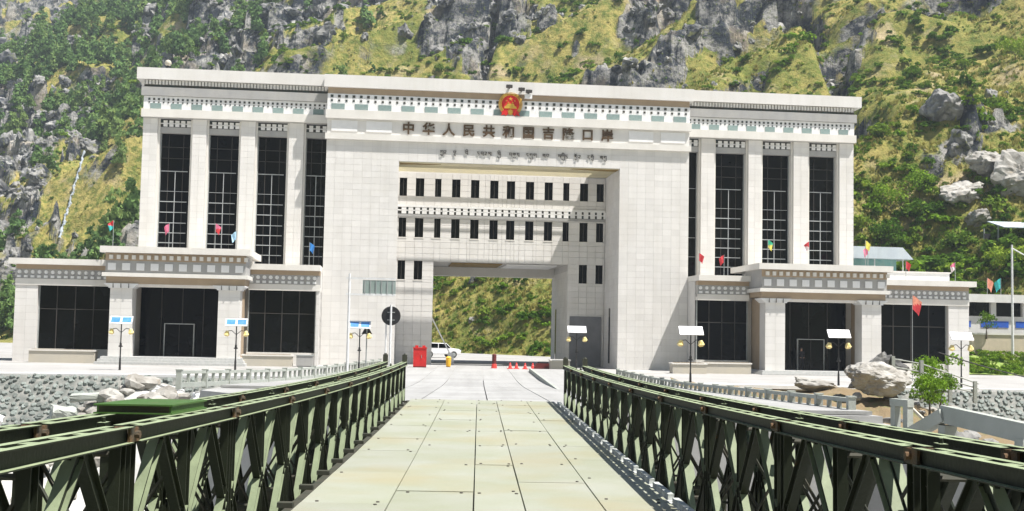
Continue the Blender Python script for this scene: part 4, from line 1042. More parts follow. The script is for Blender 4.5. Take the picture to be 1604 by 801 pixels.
shrub('bank_shrub', (22.9, 59.6, -2.0), 1.1, 1.9, 5, 'leaf_bright', 'bright green bush growing against the big boulder', 'shrub', 1500, .075)
shrub('bank_shrub', (24.6, 62.5, -1.7), 1.3, 1.7, 6, 'leaf_green', 'darker bush right of the big boulder by the pale railing', 'shrub', 1500, .075)
shrub('bank_shrub', (26.2, 67.6, -1.0), 1.5, 2.0, 7, 'leaf_bright', 'loose bush behind the pale railing before the dark window', 'shrub', 1500, .075)
shrub('bank_shrub', (14.2, 27.6, -1.6), .55, .9, 8, 'leaf_bright', 'low weed under the broken concrete railing', 'shrub', 300, .06)
HB = [((49.5, 141.0), 3.0, 'leaf_bright', 'round bright bush highest beside the right wing on the slope'), ((53.4, 142.0), 2.8, 'leaf_bright', 'wide bright bush left of the big pale hillside boulders'),
      ((47.3, 138.0), 2.6, 'leaf_green', 'dark bush just above the teal walled house'), ((53.3, 139.8), 2.4, 'leaf_green', 'bush under the wide bright bush on the right slope'),
      ((55.8, 136.5), 2.6, 'leaf_green', 'bush midway between the teal house and the open shed'), ((78.8, 171.2), 3.4, 'leaf_bright', 'bright bush at the upper right edge of the slope'),
      ((56.4, 124.5), 2.6, 'leaf_bright', 'bright bush just above the blue banded building'), ((51.0, 121.0), 2.2, 'leaf_bright', 'bright bush behind the roof of the blue banded building'), ((45.1, 138.2), 2.2, 'leaf_green', 'small dark bush closest to the right wing edge')]
for i, ((x, y), r, m_, lb) in enumerate(HB):
    z = float(mountain(np.array([x]), np.array([y]))[0][0])
    shrub('hillside_bush', (x, y, z - .2), r, r * 1.1, 20 + i, m_, lb, 'shrub', 900, .17, group='bushes standing out on the right slope')
# boulders on the right slope
HR = [((64.5, 140.0), (3.6, 2.6, 3.2), 'largest pale boulder at the right edge of the slope'), ((57.9, 140.5), (3.2, 2.2, 1.4), 'flat pale boulder left of the largest one on the slope'),
      ((62.2, 142.6), (3.0, 2.0, 1.7), 'tilted pale slab above the largest boulder on the slope'), ((59.3, 149.0), (2.8, 2.4, 2.6), 'dark angular crag high on the right slope'),
      ((52.0, 151.8), (2.0, 1.6, 1.3), 'small dark rock high above the right wing'), ((58.6, 137.8), (1.8, 1.5, 1.1), 'low pale rock under the flat boulder on the slope')]
for i, ((x, y), (a, b_, c), lb) in enumerate(HR):
    z = float(mountain(np.array([x]), np.array([y]))[0][0])
    o = put('slope_boulder', rock_mesh(300 + i, 'pale_rock' if 'pale' in lb else 'grey_rock', a, b_, c, 4, .7), None, (x, y, z + c * .35), (0, R(-18 + 9 * i), R(20 * i)))
    tag(o, lb, 'boulder', 'boulders on the right slope')
# waterfall on the left crags
wf = [(-99.5, 296.0, 44.3), (-99.4, 295.0, 42.6), (-97.4, 288.5, 40.8), (-90.0, 266.2, 37.0), (-90.1, 265.5, 35.4), (-90.3, 265.0, 34.0), (-90.5, 264.2, 32.2), (-90.5, 263.5, 30.5), (-90.7, 263.0, 29.3), (-90.8, 262.0, 27.1),
      (-90.8, 261.2, 25.9), (-83.1, 238.8, 23.4), (-83.2, 238.0, 21.9), (-83.1, 237.0, 20.5), (-82.8, 235.0, 19.1), (-82.0, 232.0, 17.5)]
mb = MB(); V = []; i = 0
for (x0, y0, z0), (x1, y1, z1) in zip(wf[:-1], wf[1:]):
    for k in range(4):
        t = k / 4; wd = .24 + .10 * math.sin(i * 1.3) + .12 * math.sin(i * 3.1); i += 1
        x, y, z = x0 + (x1 - x0) * t + .12 * math.sin(i * .9), y0 + (y1 - y0) * t - .7, z0 + (z1 - z0) * t + .35
        V.append([(x - wd, y, z), (x - wd * .3, y - .25, z + .1), (x + wd * .4, y - .25, z + .1), (x + wd, y, z)])
for a, b_ in zip(V[:-1], V[1:]):
    for k in range(3): mb.quad(a[k], a[k + 1], b_[k + 1], b_[k])
tag(mb.build('waterfall', 'water_white'), kind='structure')

# ------------------------------------------------------------------ concrete railings
M_RP = MB().box(-.11, .11, -.11, .11, 0, .76).box(-.13, .13, -.13, .13, .7601, .80).mesh('railing_post', 'rail_concrete')
def railing(name, pts, n, zf, label):
    """posts, two rails and a slotted infill following a line"""
    L_ = [0]
    for (a, b_), (c, d) in zip(pts[:-1], pts[1:]): L_.append(L_[-1] + math.hypot(c - a, d - b_))
    def at_(s): return Vector((np.interp(s, L_, [p[0] for p in pts]), np.interp(s, L_, [p[1] for p in pts]), 0))
    root = thing(name, (pts[0][0], pts[0][1], zf(pts[0][1])), 0, label, 'railing'); o = root.location.copy()
    prev = None
    for i in range(n + 1):
        p = at_(L_[-1] * i / n); p.z = zf(p.y)
        put('post', M_RP, root, p - o)
        if prev is not None:
            d = (p - prev); u = d.normalized(); a, b_ = prev + u * .11 - o, p - u * .11 - o
            for z, h_, w_ in ((.62, .12, .09), (.06, .20, .08)):
                MB().sweep([(-w_, 0), (w_, 0), (w_, h_), (-w_, h_)], a + Vector((0, 0, z)), b_ + Vector((0, 0, z)), u.cross(Vector((0, 0, 1)))).build('rail', 'rail_concrete', root)
            for k in (1, 2): MB().box(-.06, .06, -.06, .06, .26, .62).build('baluster', 'rail_concrete', root, a + (b_ - a) * k / 3)
        prev = p
    return root
railing('concrete_railing', [(10.9, 34.4), (10.9, 56), (9.9, 84)], 15, lambda y: road_z(y) - .40, 'long pale concrete railing running back along the right of the road')
railing('concrete_railing', [(-12.0, 48), (-9.6, 66), (-7.3, 88)], 14, lambda y: road_z(y) - .12, 'long pale concrete railing running back along the left of the road')
# broken remains nearer on the right
br = thing('broken_railing', (10.95, 30.4, -.60), 0, 'broken arch shaped end of concrete railing standing alone', 'railing')
mb = MB().box(-.09, .09, -.34, -.16, 0, .62).box(-.09, .09, .16, .34, 0, .62).box(-.10, .10, -.36, .36, .621, .80); mb.build('post', 'rail_concrete', br, rot=(0, 0, R(18)))
MB().sweep([(-.03, -.03), (.03, -.03), (.03, .03), (-.03, .03)], (0.1, .1, .75), (.55, -.7, .12), (0, 0, 1)).build('fallen_bar', 'planter', br)
br = thing('broken_railing', (11.1, 25.8, -.66), R(4), 'heavy broken length of concrete railing leaning on short posts', 'railing')
MB().box(-.16, .16, -1.9, 1.9, .40, .80).build('beam', 'rail_concrete', br, rot=(R(2.0), R(4), 0))
for y in (-1.75, 1.7): MB().box(-.15, .15, y - .17, y + .17, -.3, .42).build('post', 'rail_concrete', br)
MB().box(-.12, .12, -1.0, 1.0, -.15, .15).build('fallen_rail', 'rail_concrete', br, (-.25, 2.6, .25), (R(-24), 0, R(12)))
# pale steel railing beside the boulder
sr = thing('steel_railing', (24.6, 65.2, -1.1), 0, 'pale green steel railing sloping down beside the big boulder', 'railing')
for i, (x, z) in enumerate(((-1.6, 1.9), (0.0, 1.7), (1.6, 1.0), (3.0, .6))): MB().box(x - .09, x + .09, -.09, .09, -.6, z).build('post', 'rail_concrete', sr)
for dz in (0, -.45, -.9): MB().tube((-1.6, 0, 1.75 + dz), (0, 0, 1.5 + dz), .035).tube((0, 0, 1.5 + dz), (3.2, 0, .45 + dz * .6), .035).build('bar', 'rail_concrete', sr)
cb = MB(); pr = None
for i in range(15):
    t = i / 14; p = Vector((25.5 + 11 * t, 65.0 + 1.5 * t, .75 - 2.1 * t + 1.2 * (t - .5) ** 2))
    if pr is not None: cb.tube(pr, p, .035, .035, 5)
    pr = p
tag(cb.build('black_cable', 'pole_black'), 'black cable sagging across the right bank', 'cable')

# ------------------------------------------------------------------ river bank, rocks and rubble
xs = np.linspace(11.45, 52, 150); ys = np.linspace(20, 70.5, 170); KX, KY = np.meshgrid(xs, ys)
KZ = -1.5 - 0.10 * (KX - 12) + 0.45 * fbm(KX / 4, KY / 4, 4) + .3 * ridged(KX / 1.4, KY / 1.4, 3) + 1.0 * np.exp(-((KX - 20.5) / 4.0) ** 2 - ((KY - 61.8) / 4.5) ** 2) + .3 * sstep(KY, 62, 69)
KZ = KZ - 3.5 * sstep(KX, 24, 42) * (1 - sstep(KY, 60, 70) * .4) - .9 * np.exp(-((KX - 19) / 6) ** 2 - ((KY - 52) / 5) ** 2)
tag(put('river_bank', grid_mesh('river_bank', KX, KY, KZ, 'dirt')), kind='structure')
def bank_z(x, y): return float(KZ[np.argmin(np.abs(ys - y)), np.argmin(np.abs(xs - x))])
tag(put('boulder', rock_mesh(2, 'pale_rock', 1.75, 1.35, .95, 5, .38), None, (20.5, 60.3, -.45), (R(4), R(6), R(15))), 'big rounded pale boulder on the bank right of the bridge', 'boulder')
tag(put('boulder', rock_mesh(5, 'pale_rock', 1.5, .7, .38, 4, .5), None, (18.3, 63.6, -.8), (0, R(10), R(-10))), 'long flat pale rock left of the big boulder', 'boulder')
tag(put('boulder', rock_mesh(9, 'grey_rock', 1.6, 1.3, .9, 4, .6), None, (22.4, 66.0, -.1), (0, R(-20), R(-10))), 'grey rock heap behind the big boulder', 'boulder')
rg = random.Random(77)
def rocks(n, fn, label, group, smin, smax, mats=('pale_rock', 'grey_rock'), seed=0):
    """loose stones nobody would count: one object of real, separate stones"""
    rg2 = random.Random(seed); kinds = [rock_mesh(seed * 10 + k, mats[0], 1.0, .8, .62, 2) for k in range(4)]
    V = []; F = []; S = []
    for i in range(n):
        x, y, z = fn(rg2); s = rg2.uniform(smin, smax); m_ = rg2.choice(kinds); k = len(V)
        M_ = Matrix.Translation((x, y, z + s * .2)) @ Matrix.Rotation(rg2.uniform(0, 6), 4, 'Z') @ Matrix.Rotation(rg2.uniform(-.5, .5), 4, 'X') @ Matrix.Diagonal((s, s * rg2.uniform(.7, 1.2), s * rg2.uniform(.7, 1.1), 1))
        V += [tuple(M_ @ v.co) for v in m_.vertices]; F += [tuple(k + q for q in p.vertices) for p in m_.polygons]; S += [rg2.randrange(len(mats))] * len(m_.polygons)
    me = bpy.data.meshes.new('rubble'); me.from_pydata(V, [], F)
    for m_ in mats: me.materials.append(MATS[m_])
    me.polygons.foreach_set('material_index', S)
    tag(put('rubble', me), label, 'rubble', kind='stuff')
def f_right(r):
    x = r.uniform(12.6, 19); y = r.uniform(24, 46); return x, y, bank_z(x, y)
rocks(80, f_right, 'pale rubble strewn on the bank beyond the right truss', 'rubble on the right bank', .25, .7, seed=1)
def f_right2(r):
    x = r.uniform(24, 36); y = r.uniform(60, 66.5); return x, y, bank_z(x, y) + .2
rocks(30, f_right2, 'loose rubble at the foot of the right river wall', 'rubble under the right river wall', .35, .8, seed=2)
def f_mound(r):
    x = r.uniform(17, 24); y = r.uniform(53, 61); return x, y, bank_z(x, y)
rocks(20, f_mound, 'stones in the earth under the big boulder', 'stones in the earth bank', .2, .55, ('grey_rock',), seed=3)
# left: a bank of pale broken stone in front of the cobbled wall
xs2 = np.linspace(-34, -10, 110); ys2 = np.linspace(36, 67, 130); QX, QY = np.meshgrid(xs2, ys2)
QZ = -6.6 + 4.7 * np.exp(-((QX + 17.5) / 4.4) ** 2 - ((QY - 61.5) / 4.2) ** 2) + 3.4 * np.exp(-((QX + 20.5) / 2.6) ** 2 - ((QY - 52) / 3.5) ** 2) + 2.0 * np.exp(-((QX + 14) / 3) ** 2 - ((QY - 56) / 6) ** 2) + .35 * fbm(QX / 2, QY / 2, 3)
tag(put('rubble_bank', grid_mesh('rubble_bank', QX, QY, QZ, 'river_gravel')), kind='structure')
def q_z(x, y): return float(QZ[np.argmin(np.abs(ys2 - y)), np.argmin(np.abs(xs2 - x))])
def f_left(r):
    x = r.gauss(-17.6, 3.0); y = r.gauss(60.8, 2.0); return x, y, q_z(x, y)
rocks(150, f_left, 'heap of pale stones against the cobbled wall left of the bridge', 'stone heap on the left', .3, .85, ('pale_rock',), seed=4)
def f_left2(r):
    x = r.gauss(-20.5, 1.6); y = r.gauss(52, 1.8); return x, y, q_z(x, y)
rocks(55, f_left2, 'nearer heap of pale stones at the left edge', 'nearer stone heap at the left edge', .3, .8, ('pale_rock',), seed=5)
def f_bed(r):
    x = r.uniform(-34, -5); y = r.uniform(36, 60); return x, y, -6.2
rocks(60, f_bed, 'pale river stones on the riverbed left of the bridge', 'river stones on the left', .3, 1.0, ('pale_rock', 'grey_rock'), seed=6)
for i, (x, y, z, a, b_, c, rx, ry, rz, lb) in enumerate([
        (-20.6, 50.5, -2.55, 1.0, 1.3, .8, 8, 24, 20, 'broken white concrete block with a tilted top at the left edge'),
        (-19.2, 60.6, -1.95, 2.6, .9, .35, 4, -3, 8, 'long white concrete slab lying on the stone heap'),
        (-16.2, 61.3, -1.55, 2.2, 1.0, .4, -8, 6, -14, 'thick white slab on top of the stone heap'),
        (-20.2, 58.6, -2.75, 1.2, .9, .7, 14, 8, 30, 'square concrete block left of the long white slab'),
        (-13.6, 60.5, -2.0, 1.6, .8, .5, -10, 14, 24, 'tilted concrete slab nearest the left railing')]):
    o = put('concrete_block', rock_mesh(500 + i, 'rail_concrete' if i % 2 else 'white_trim', 1, 1, 1, 1), None, (x, y, z), (R(rx), R(ry), R(rz)))
    bm = bmesh.new(); bmesh.ops.create_cube(bm, size=1.0); bmesh.ops.subdivide_edges(bm, edges=bm.edges, cuts=4, use_grid_fill=True)
    q = random.Random(i)
    for v in bm.verts:
        e = sum(abs(abs(k) - .5) < 1e-3 for k in v.co); am = .02 + .035 * (e >= 2) + .06 * (e == 3)
        v.co = Vector((v.co.x * a, v.co.y * b_, v.co.z * c)) + Vector((q.uniform(-am, am), q.uniform(-am, am), q.uniform(-am, am)))
        if e >= 2: v.co *= .97
    bm.to_mesh(o.data); bm.free(); tag(o, lb, 'concrete block')

# ------------------------------------------------------------------ street furniture
def solar_lamp(x, y, z, pale, label):
    t = thing('solar_lamp', (x, y, z), R(4), label, 'street lamp', 'solar lamps along the plaza edge')
    MB().tube((0, 0, 0), (0, 0, .75), .075, .06, 8).tube((0, 0, .75), (0, 0, 3.05), .045, .035, 8).build('pole', 'pole_black', t)
    pn = MB().box(-.69, .69, -.30, .30, -.03, .03).build('solar_panel', 'solar_frame', t, (0, -.05, 3.14), (R(52), 0, 0))
    for s_ in (-1, 1):
        MB().box(s_ * .34 - .27, s_ * .34 + .27, -.20, .20, .031, .04).build('cell_plate', 'solar_pale' if pale else 'solar_cell', pn)
        MB().tube((0, 0, 2.35), (s_ * .30, 0, 2.62), .02).tube((s_ * .30, 0, 2.62), (s_ * .54, 0, 2.58), .02).build('arm', 'pole_black', t)
        ln = MB().tube((0, 0, .0), (0, 0, -.26), .10, .20, 6).tube((0, 0, -.26), (0, 0, -.36), .20, .10, 6).build('lantern', 'lantern', t, (s_ * .56, 0, 2.60), (0, R(-10 * s_), 0))
    MB().tube((-.12, 0, 1.5), (.12, 0, 1.5), .04).tube((0, 0, 1.45), (0, 0, 1.7), .07).build('control_unit', 'pole_black', t)
for a in ((-22.5, 75.1, 0, 'solar lamp with blue panels before the left porch\'s left column'), (-15.4, 75.6, 0, 'solar lamp with blue panels before the left porch\'s right column'),
          (-7.65, 76.2, 0, 'solar lamp with blue panels beside the triangular sign'), (7.15, 86.5, 1, 'solar lamp with pale panels in the shadow of the right portal tower'),
          (12.0, 66.8, 1, 'solar lamp with pale panels at the right edge of the portal tower'), (21.7, 70.9, 1, 'solar lamp with pale panels left of the big boulder'), (29.3, 71.2, 1, 'solar lamp with pale panels nearest the right end of the gate')):
    solar_lamp(a[0], a[1], -1.15, a[2], a[3])
gs = thing('road_sign', (-8.35, 75.8, -1.15), 0, 'rectangular road sign seen from behind on a cantilever post', 'road sign')
MB().tube((0, 0, 0), (0, 0, 6.4), .09, .07, 8).build('post', 'pole_white', gs)
for z in (6.05, 5.02): MB().box(-.2, 2.95, -.05, .05, z, z + .12).build('arm', 'pole_white', gs)
pn = MB().box(.85, 2.95, -.02, .03, 5.08, 6.0).build('panel', 'sign_panel', gs)
for k in range(6): MB().box(.95 + k * .36, 1.0 + k * .36, -.06, -.0201, 5.1, 5.98).build('rib', 'pole_grey', pn)
rs = thing('round_sign', (-5.82, 78, -1.15), 0, 'round black backed sign on a white post', 'road sign')
MB().tube((0, 0, 0), (0, 0, 4.5), .075, .065, 10).build('post', 'pole_white', rs)
MB().tube((0, .10, 3.77), (0, .13, 3.77), .63, .63, 36).build('disc', 'sign_back', rs)
for z in (3.5, 4.0): MB().box(-.25, .25, .075, .10, z - .03, z + .03).build('clamp', 'pole_grey', rs)
MB().tube((-.32, .3, 0), (-.32, .3, 4.0), .05).build('second_post', 'pole_white', rs)
ts = thing('triangle_sign', (-7.22, 76.4, -1.15), 0, 'dark triangular sign seen from behind on a grey post', 'road sign')
MB().tube((0, 0, 0), (0, 0, 3.1), .04, .04, 8).build('post', 'pole_grey', ts)
MB().poly_extrude([(-.34, 2.55), (.34, 2.55), (.04, 3.12), (-.04, 3.12)], .05, .07).build('plate', 'sign_back', ts)
rc = thing('red_cabinet', (-4.5, 91, -1.13), R(4), 'bright red cabinet at the left foot of the portal', 'cabinet')
MB().box(-.5, .5, -.3, .3, .08, 1.45).build('body', 'red_paint', rc); MB().box(-.54, .54, -.34, .34, 1.451, 1.53).build('lid', 'red_paint', rc); MB().box(-.5, .5, -.28, .28, 0, .079).build('plinth', 'maroon', rc)
MB().box(-.006, .006, -.306, -.301, .12, 1.42).build('door_joint', 'red_paint', rc); MB().tube((.12, -.33, .7), (.12, -.33, .95), .02).build('handle', 'pole_grey', rc)
for x in (-.25, .3): MB().box(x - .12, x + .12, -.1, .1, 1.531, 1.68).build('beacon', 'red_paint', rc)
yb = thing('yellow_bin', (-2.35, 93, -1.13), 0, 'small yellow litter bin just inside the portal', 'bin')
MB().tube((0, 0, .05), (0, 0, .72), .19, .22, 12).build('body', 'yellow_paint', yb); MB().tube((0, 0, .72), (0, 0, .84), .235, .12, 12).build('lid', 'yellow_paint', yb); MB().tube((0, 0, 0), (0, 0, .05), .16, .16, 12).build('foot', 'pole_black', yb)
bm_ = thing('boom_barrier', (-2.35, 100, -1.13), 0, 'raised white boom barrier standing in the passage', 'barrier')
MB().box(-.25, .25, -.2, .2, 0, 1.0).build('housing', 'pole_white', bm_); MB().sweep([(-.06, -.05), (.06, -.05), (.06, .05), (-.06, .05)], (.1, -.25, .6), (-1.65, -.25, 3.9), (0, 1, 0)).build('boom', 'pole_white', bm_)
bo = thing('bollard', (1.22, 92, -1.13), 0, 'dark brown post with a red foot in the gateway', 'bollard')
MB().tube((0, 0, .35), (0, 0, 1.05), .17, .17, 10).tube((0, 0, 1.05), (0, 0, 1.12), .17, .08, 10).build('shaft', 'maroon', bo); MB().tube((0, 0, 0), (0, 0, .35), .24, .18, 10).build('foot', 'cone_red', bo)
for i, (x, y) in enumerate(((2.45, 91.5), (2.95, 91.8), (3.6, 91.4), (4.2, 91.7))):
    c = thing('traffic_cone', (x, y, -1.13), 0, ['leftmost', 'second', 'third', 'rightmost'][i] + ' red traffic cone in the row across the gateway', 'traffic cone', 'red cones across the gateway')
    MB().tube((0, 0, .05), (0, 0, .48), .15, .04, 10).build('cone', 'cone_red', c); MB().box(-.22, .22, -.22, .22, 0, .049).build('base', 'cone_red', c); MB().tube((0, 0, .22), (0, 0, .31), .104, .084, 10).build('band', 'white_trim', c)
dm = thing('barrier_block', (4.75, 88.5, -1.13), R(5), 'dark maroon low barrier block at the right of the gateway', 'barrier')
MB().poly_extrude([(-.65, 0), (.65, 0), (.5, .55), (-.4, .55), (-.55, .3)], -.3, .3).build('body', 'maroon', dm); MB().box(-.3, .45, -.28, .28, .551, .64).build('cap', 'cloth_dark', dm)
ti = thing('traffic_island', (6.3, 66, road_z(66)), 0, 'raised pale concrete traffic island along the right of the road', 'kerb')
MB().box(-2.45, 2.45, -15, 20, -.4, .16).build('top', 'concrete', ti, rot=(0, 0, 0)); 
for k in range(17): MB().box(-2.62, -2.46, -15 + k * 2.06, -12.97 + k * 2.06, -.4, .20).build('kerbstone', 'rail_concrete', ti)
cbk = thing('concrete_pier', (6.0, 87.6, -1.13), R(4), 'pale concrete block at the foot of the right portal tower', 'concrete block')
MB().box(-.7, .7, -.5, .5, 0, .78).build('body', 'planter', cbk); MB().box(-.76, .76, -.56, .56, .781, .88).build('cap', 'stone_trim', cbk)

# white car beyond the gate
cr = thing('parked_car', (-4.2, 125, -1.13), R(24), 'white car parked beyond the gateway', 'car')
pf = [(-2.2, .35), (2.15, .35), (2.2, .75), (1.95, .92), (1.1, 1.0), (.55, 1.52), (-1.35, 1.55), (-2.0, 1.05), (-2.22, .95)]
o = MB().poly_extrude(pf, -.85, .85).build('body', 'car_paint', cr)
bv = o.modifiers.new('b', 'BEVEL'); bv.width = .09; bv.segments = 3
MB().poly_extrude([(.98, 1.02), (.5, 1.46), (-.35, 1.48), (-.35, 1.02)], -.866, .866).build('window', 'glass', cr); MB().poly_extrude([(-.45, 1.02), (-.45, 1.48), (-1.28, 1.49), (-1.75, 1.04)], -.866, .866).build('window', 'glass', cr)
MB().quad((1.13, -.7, 1.02), (1.13, .7, 1.02), (.62, .62, 1.48), (.62, -.62, 1.48)).build('windscreen', 'glass', cr)
for x in (-1.35, 1.35):
    for y in (-.82, .82):
        wh = MB().tube((0, -.1, 0), (0, .1, 0), .34, .34, 18).build('wheel', 'tyre', cr, (x, y, .34)); MB().tube((0, -.11, 0), (0, .11, 0), .2, .2, 12).build('rim', 'pole_grey', wh)
for y in (-.6, .6): MB().box(2.15, 2.23, y - .18, y + .18, .66, .82).build('headlight', 'solar_pale', cr)

# planters and benches on the plaza in front of the wings
def bloc(u, v, z=0.0): return BO + BU * u + BV * v + Vector((0, 0, z))
for i, (u, v, w_, h_, lb) in enumerate(((-33.0, 5.2, 4.6, .95, 'long cream planter box before the far left window'), (-18.3, 5.6, 3.6, .85, 'cream planter box right of the left porch'), (16.2, 6.0, 3.8, .85, 'cream planter box left of the right porch'), (13.0, 7.2, 2.6, .8, 'short cream planter box before the right portal tower'))):
    p = thing('planter_box', bloc(u, v), BY, lb, 'planter', 'planter boxes on the plaza')
    MB().box(-w_ / 2, w_ / 2, -.5, .5, 0, h_ - .1).build('body', 'planter', p); MB().box(-w_ / 2 - .06, w_ / 2 + .06, -.56, .56, h_ - .099, h_).build('rim', 'stone_trim', p)
    MB().box(-w_ / 2 + .15, w_ / 2 - .15, -.4, .4, h_ + .0005, h_ + .02).build('soil', 'dirt', p)
db = thing('cabinet_box', bloc(-15.6, 5.4), BY, 'dark grey box beside the cream planter left of the portal', 'box')
MB().box(-.6, .6, -.4, .4, .06, .8).build('body', 'grey_band', db); MB().box(-.64, .64, -.44, .44, .801, .86).build('lid', 'pole_grey', db); MB().box(-.55, .55, -.35, .35, 0, .059).build('plinth', 'pole_black', db)
fp = thing('flower_pot', bloc(-38.1, 4.5), 0, 'orange terracotta pot at the left corner of the gate', 'pot')
MB().tube((0, 0, 0), (0, 0, .62), .24, .36, 14).build('body', 'terracotta', fp); MB().tube((0, 0, .62), (0, 0, .72), .41, .41, 14).build('rim', 'terracotta', fp)

# ------------------------------------------------------------------ flags
def flag(loc, h_, m_, label, seed, size=.55, fl=None, m2=None):
    t = thing('flag', loc, 0, label, 'flag', 'small coloured flags on the roofs'); rg = random.Random(seed)
    MB().tube((0, 0, 0), (0, 0, h_), .025, .018, 6).build('pole', 'pole_grey', t)
    nx, nz = 7, 6; V = []; F = []
    for j in range(nz + 1):
        for i in range(nx + 1):
            a, b_ = i / nx, j / nz
            x = .02 + size * .75 * a * (1 - .35 * b_); z = h_ - .03 - size * b_ * 1.15 - size * .55 * a ** 1.4; y = .09 * math.sin(a * 7 + seed + b_ * 2) * a
            V.append((x * (1 if seed % 2 else -1), y, z))
    for j in range(nz):
        for i in range(nx): k = j * (nx + 1) + i; F.append((k, k + 1, k + nx + 2, k + nx + 1))
    me = bpy.data.meshes.new('cloth'); me.from_pydata(V, [], F); me.materials.append(MATS[m_])
    if m2:
        me.materials.append(MATS[m2])
        for p in me.polygons: p.material_index = int(p.center.z < h_ - size * .8)
    smooth(put('cloth', me, t)); return t
FL = [(-25.85, 5, 8.52, 1.9, 'flag_pink', None, 'pink flag before the first tall window on the left'), (-22.5, 5, 8.52, 2.0, 'flag_pink', 'flag_red', 'pink and red flag before the second tall window on the left'),
      (-21.0, 4.5, 8.52, 1.5, 'flag_sky', None, 'pale blue flag beside the third tall window on the left'), (-15.7, 2.6, 7.66, 1.8, 'flag_blue', None, 'blue flag next to the left portal tower'),
      (-30.1, 4.0, 8.52, 2.1, 'flag_red', 'flag_teal', 'red and teal flag at the left end of the left porch roof'),
      (15.0, 2.6, 7.66, 1.8, 'flag_red', None, 'red flag next to the right portal tower'), (17.05, 2.6, 7.66, 1.7, 'flag_red', None, 'red flag before the first full window right of the portal'),
      (19.7, 5.5, 8.52, 1.9, 'flag_green', 'flag_yellow', 'green and yellow flag on the right porch roof'), (23.2, 5.0, 8.52, 1.9, 'flag_red', 'flag_white', 'red and white flag on the right porch roof'),
      (28.2, 4.0, 8.52, 2.2, 'flag_yellow', None, 'yellow flag before the teal walled house'), (29.0, 2.6, 8.52, 1.8, 'flag_pink', None, 'pink flag at the right end of the right porch roof'),
      (32.2, 2.6, 7.66, 1.6, 'flag_red', None, 'red flag on the low roof right of the right porch'), (36.4, 2.6, 7.66, 1.6, 'flag_pink', 'flag_white', 'pink and white flag at the far right end of the low roof')]
for i, (u, v, z, h_, m_, m2, lb) in enumerate(FL): flag(bloc(u, v, z), h_, m_, lb, i, .52, m2=m2)
flag((48.0, 110.5, 6.1), 1.6, 'flag_orange', 'orange flag on the roof of the blue banded building', 31, .8); flag((49.3, 110.5, 6.1), 1.6, 'flag_teal', 'teal flag on the roof of the blue banded building', 32, .8)
flag((30.3, 82, -1.15), 6.0, 'flag_orange', 'large orange flag on a tall pole before the right end of the gate', 41, .85, m2='flag_red')
# white terrace table on the low roof at right, dome camera on the left roof
dc = thing('dome_camera', bloc(-27.5, -.9, 23.28), 0, 'pale dome camera on a dark bracket on the left roof edge', 'camera')
MB().tube((0, 0, 0), (0, 0, .28), .16, .12, 10).build('bracket', 'pole_black', dc)
bm = bmesh.new(); bmesh.ops.create_uvsphere(bm, u_segments=16, v_segments=10, radius=.26); me = bpy.data.meshes.new('dome'); bm.to_mesh(me); bm.free(); me.materials.append(MATS['planter']); smooth(put('dome', me, dc, (0, 0, .44)))
rp = thing('roof_parapet', bloc(33.6, 0.6, 7.66), BY, 'white parapet box on the low roof at the right end', 'parapet')
MB().box(-2.6, 3.2, -.2, .2, 0, .75).build('wall', 'white_trim', rp); MB().box(-2.7, 3.3, -.27, .27, .751, .85).build('coping', 'stone_trim', rp)

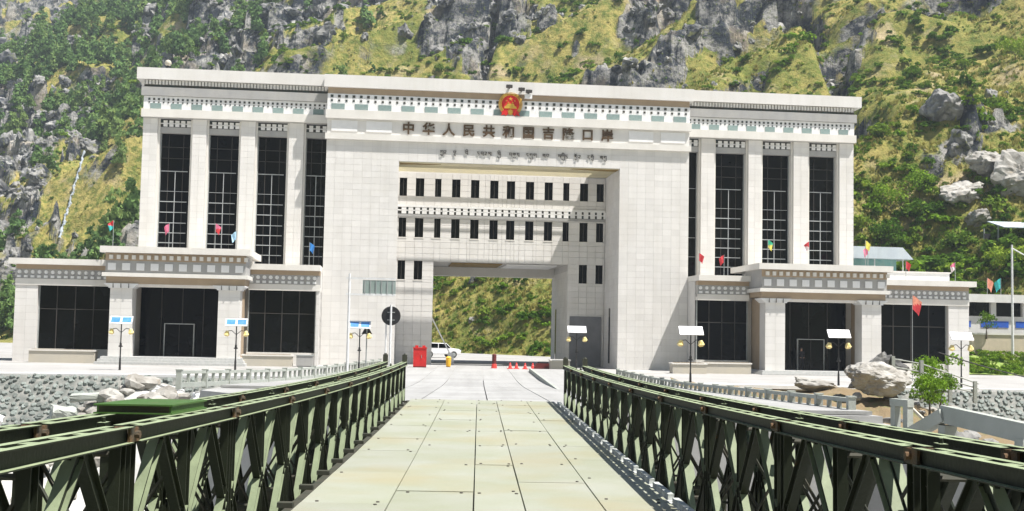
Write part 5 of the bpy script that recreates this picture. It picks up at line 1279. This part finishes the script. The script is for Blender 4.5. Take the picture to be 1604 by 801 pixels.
# ------------------------------------------------------------------ person in the doorway
def person(loc, rz, label):
    t = thing('person', loc, rz, label, 'person')
    J = {'pel': (0, 0, .95, .15, .11), 'che': (0, -.01, 1.30, .17, .12), 'nek': (0, 0, 1.49, .06, .06), 'hed': (0, -.015, 1.62, .085, .10), 'top': (0, -.01, 1.74, .055, .065)}
    E_ = [('pel', 'che'), ('che', 'nek'), ('nek', 'hed'), ('hed', 'top')]
    for s_, n_ in ((-1, 'l'), (1, 'r')):
        J.update({'hip' + n_: (s_ * .10, 0, .90, .09, .09), 'kne' + n_: (s_ * .11, -.02, .50, .06, .06), 'ank' + n_: (s_ * .12, .01, .10, .042, .045), 'toe' + n_: (s_ * .13, -.15, .04, .04, .035),
                  'sho' + n_: (s_ * .19, 0, 1.42, .065, .06), 'elb' + n_: (s_ * .25, .02, 1.14, .043, .043), 'wri' + n_: (s_ * .17, -.16, .98, .03, .03), 'han' + n_: (s_ * .10, -.22, .96, .035, .025)})
        E_ += [('pel', 'hip' + n_), ('hip' + n_, 'kne' + n_), ('kne' + n_, 'ank' + n_), ('ank' + n_, 'toe' + n_), ('che', 'sho' + n_), ('sho' + n_, 'elb' + n_), ('elb' + n_, 'wri' + n_), ('wri' + n_, 'han' + n_)]
        for f in range(4):
            k = 'f%d%s' % (f, n_); J[k] = (s_ * (.10 - .05 * 1), -.24 + .022 * f, .94 - .004 * f, .009, .009); E_.append(('han' + n_, k))
    ks = list(J); me = bpy.data.meshes.new('body'); me.from_pydata([J[k][:3] for k in ks], [(ks.index(a), ks.index(b_)) for a, b_ in E_], [])
    o = put('body', me, t); sk = o.modifiers.new('skin', 'SKIN'); o.modifiers.new('sub', 'SUBSURF').levels = 1; o.modifiers['sub'].render_levels = 1
    for i, k in enumerate(ks): me.skin_vertices[0].data[i].radius = J[k][3:]; me.skin_vertices[0].data[i].use_root = (k == 'pel')
    dg = bpy.context.evaluated_depsgraph_get(); m2 = bpy.data.meshes.new_from_object(o.evaluated_get(dg)); o.modifiers.clear(); o.data = m2
    m2.materials.clear(); m2.materials.append(MATS['cloth_dark']); m2.materials.append(MATS['skin'])
    for p in m2.polygons:
        c = p.center; p.material_index = int(c.z > 1.50 or (abs(c.x) < .2 and c.y < -.17 and .85 < c.z < 1.05)); p.use_smooth = True
    bm = bmesh.new(); bmesh.ops.create_uvsphere(bm, u_segments=12, v_segments=8, radius=.105)
    for v in list(bm.verts):
        if v.co.z < -.02 and v.co.y < .03: v.co.z = -.0; 
        v.co.y *= 1.1
    mh = bpy.data.meshes.new('hair'); bm.to_mesh(mh); bm.free(); mh.materials.append(MATS['tyre']); smooth(put('hair', mh, t, (0, .01, 1.69)))
    return t
person(bloc(23.1, 3.6, .31), BY, 'person in dark clothes standing in the doorway of the right porch')

# ------------------------------------------------------------------ air
hz = MB().box(-520, 520, -440, 720, -9.0, 330)
hm = bpy.data.materials.new('haze_air'); hm.use_nodes = True; t = hm.node_tree; t.nodes.remove(t.nodes['Principled BSDF'])
pv = t.nodes.new('ShaderNodeVolumePrincipled'); pv.inputs['Color'].default_value = (0.80, 0.90, 1.0, 1); pv.inputs['Density'].default_value = 0.00034; pv.inputs['Anisotropy'].default_value = 0.3
t.links.new(pv.outputs[0], t.nodes['Material Output'].inputs['Volume']); MATS['haze_air'] = hm
tag(hz.build('haze', 'haze_air'), 'thin bluish mountain haze in the air', 'haze', kind='stuff')
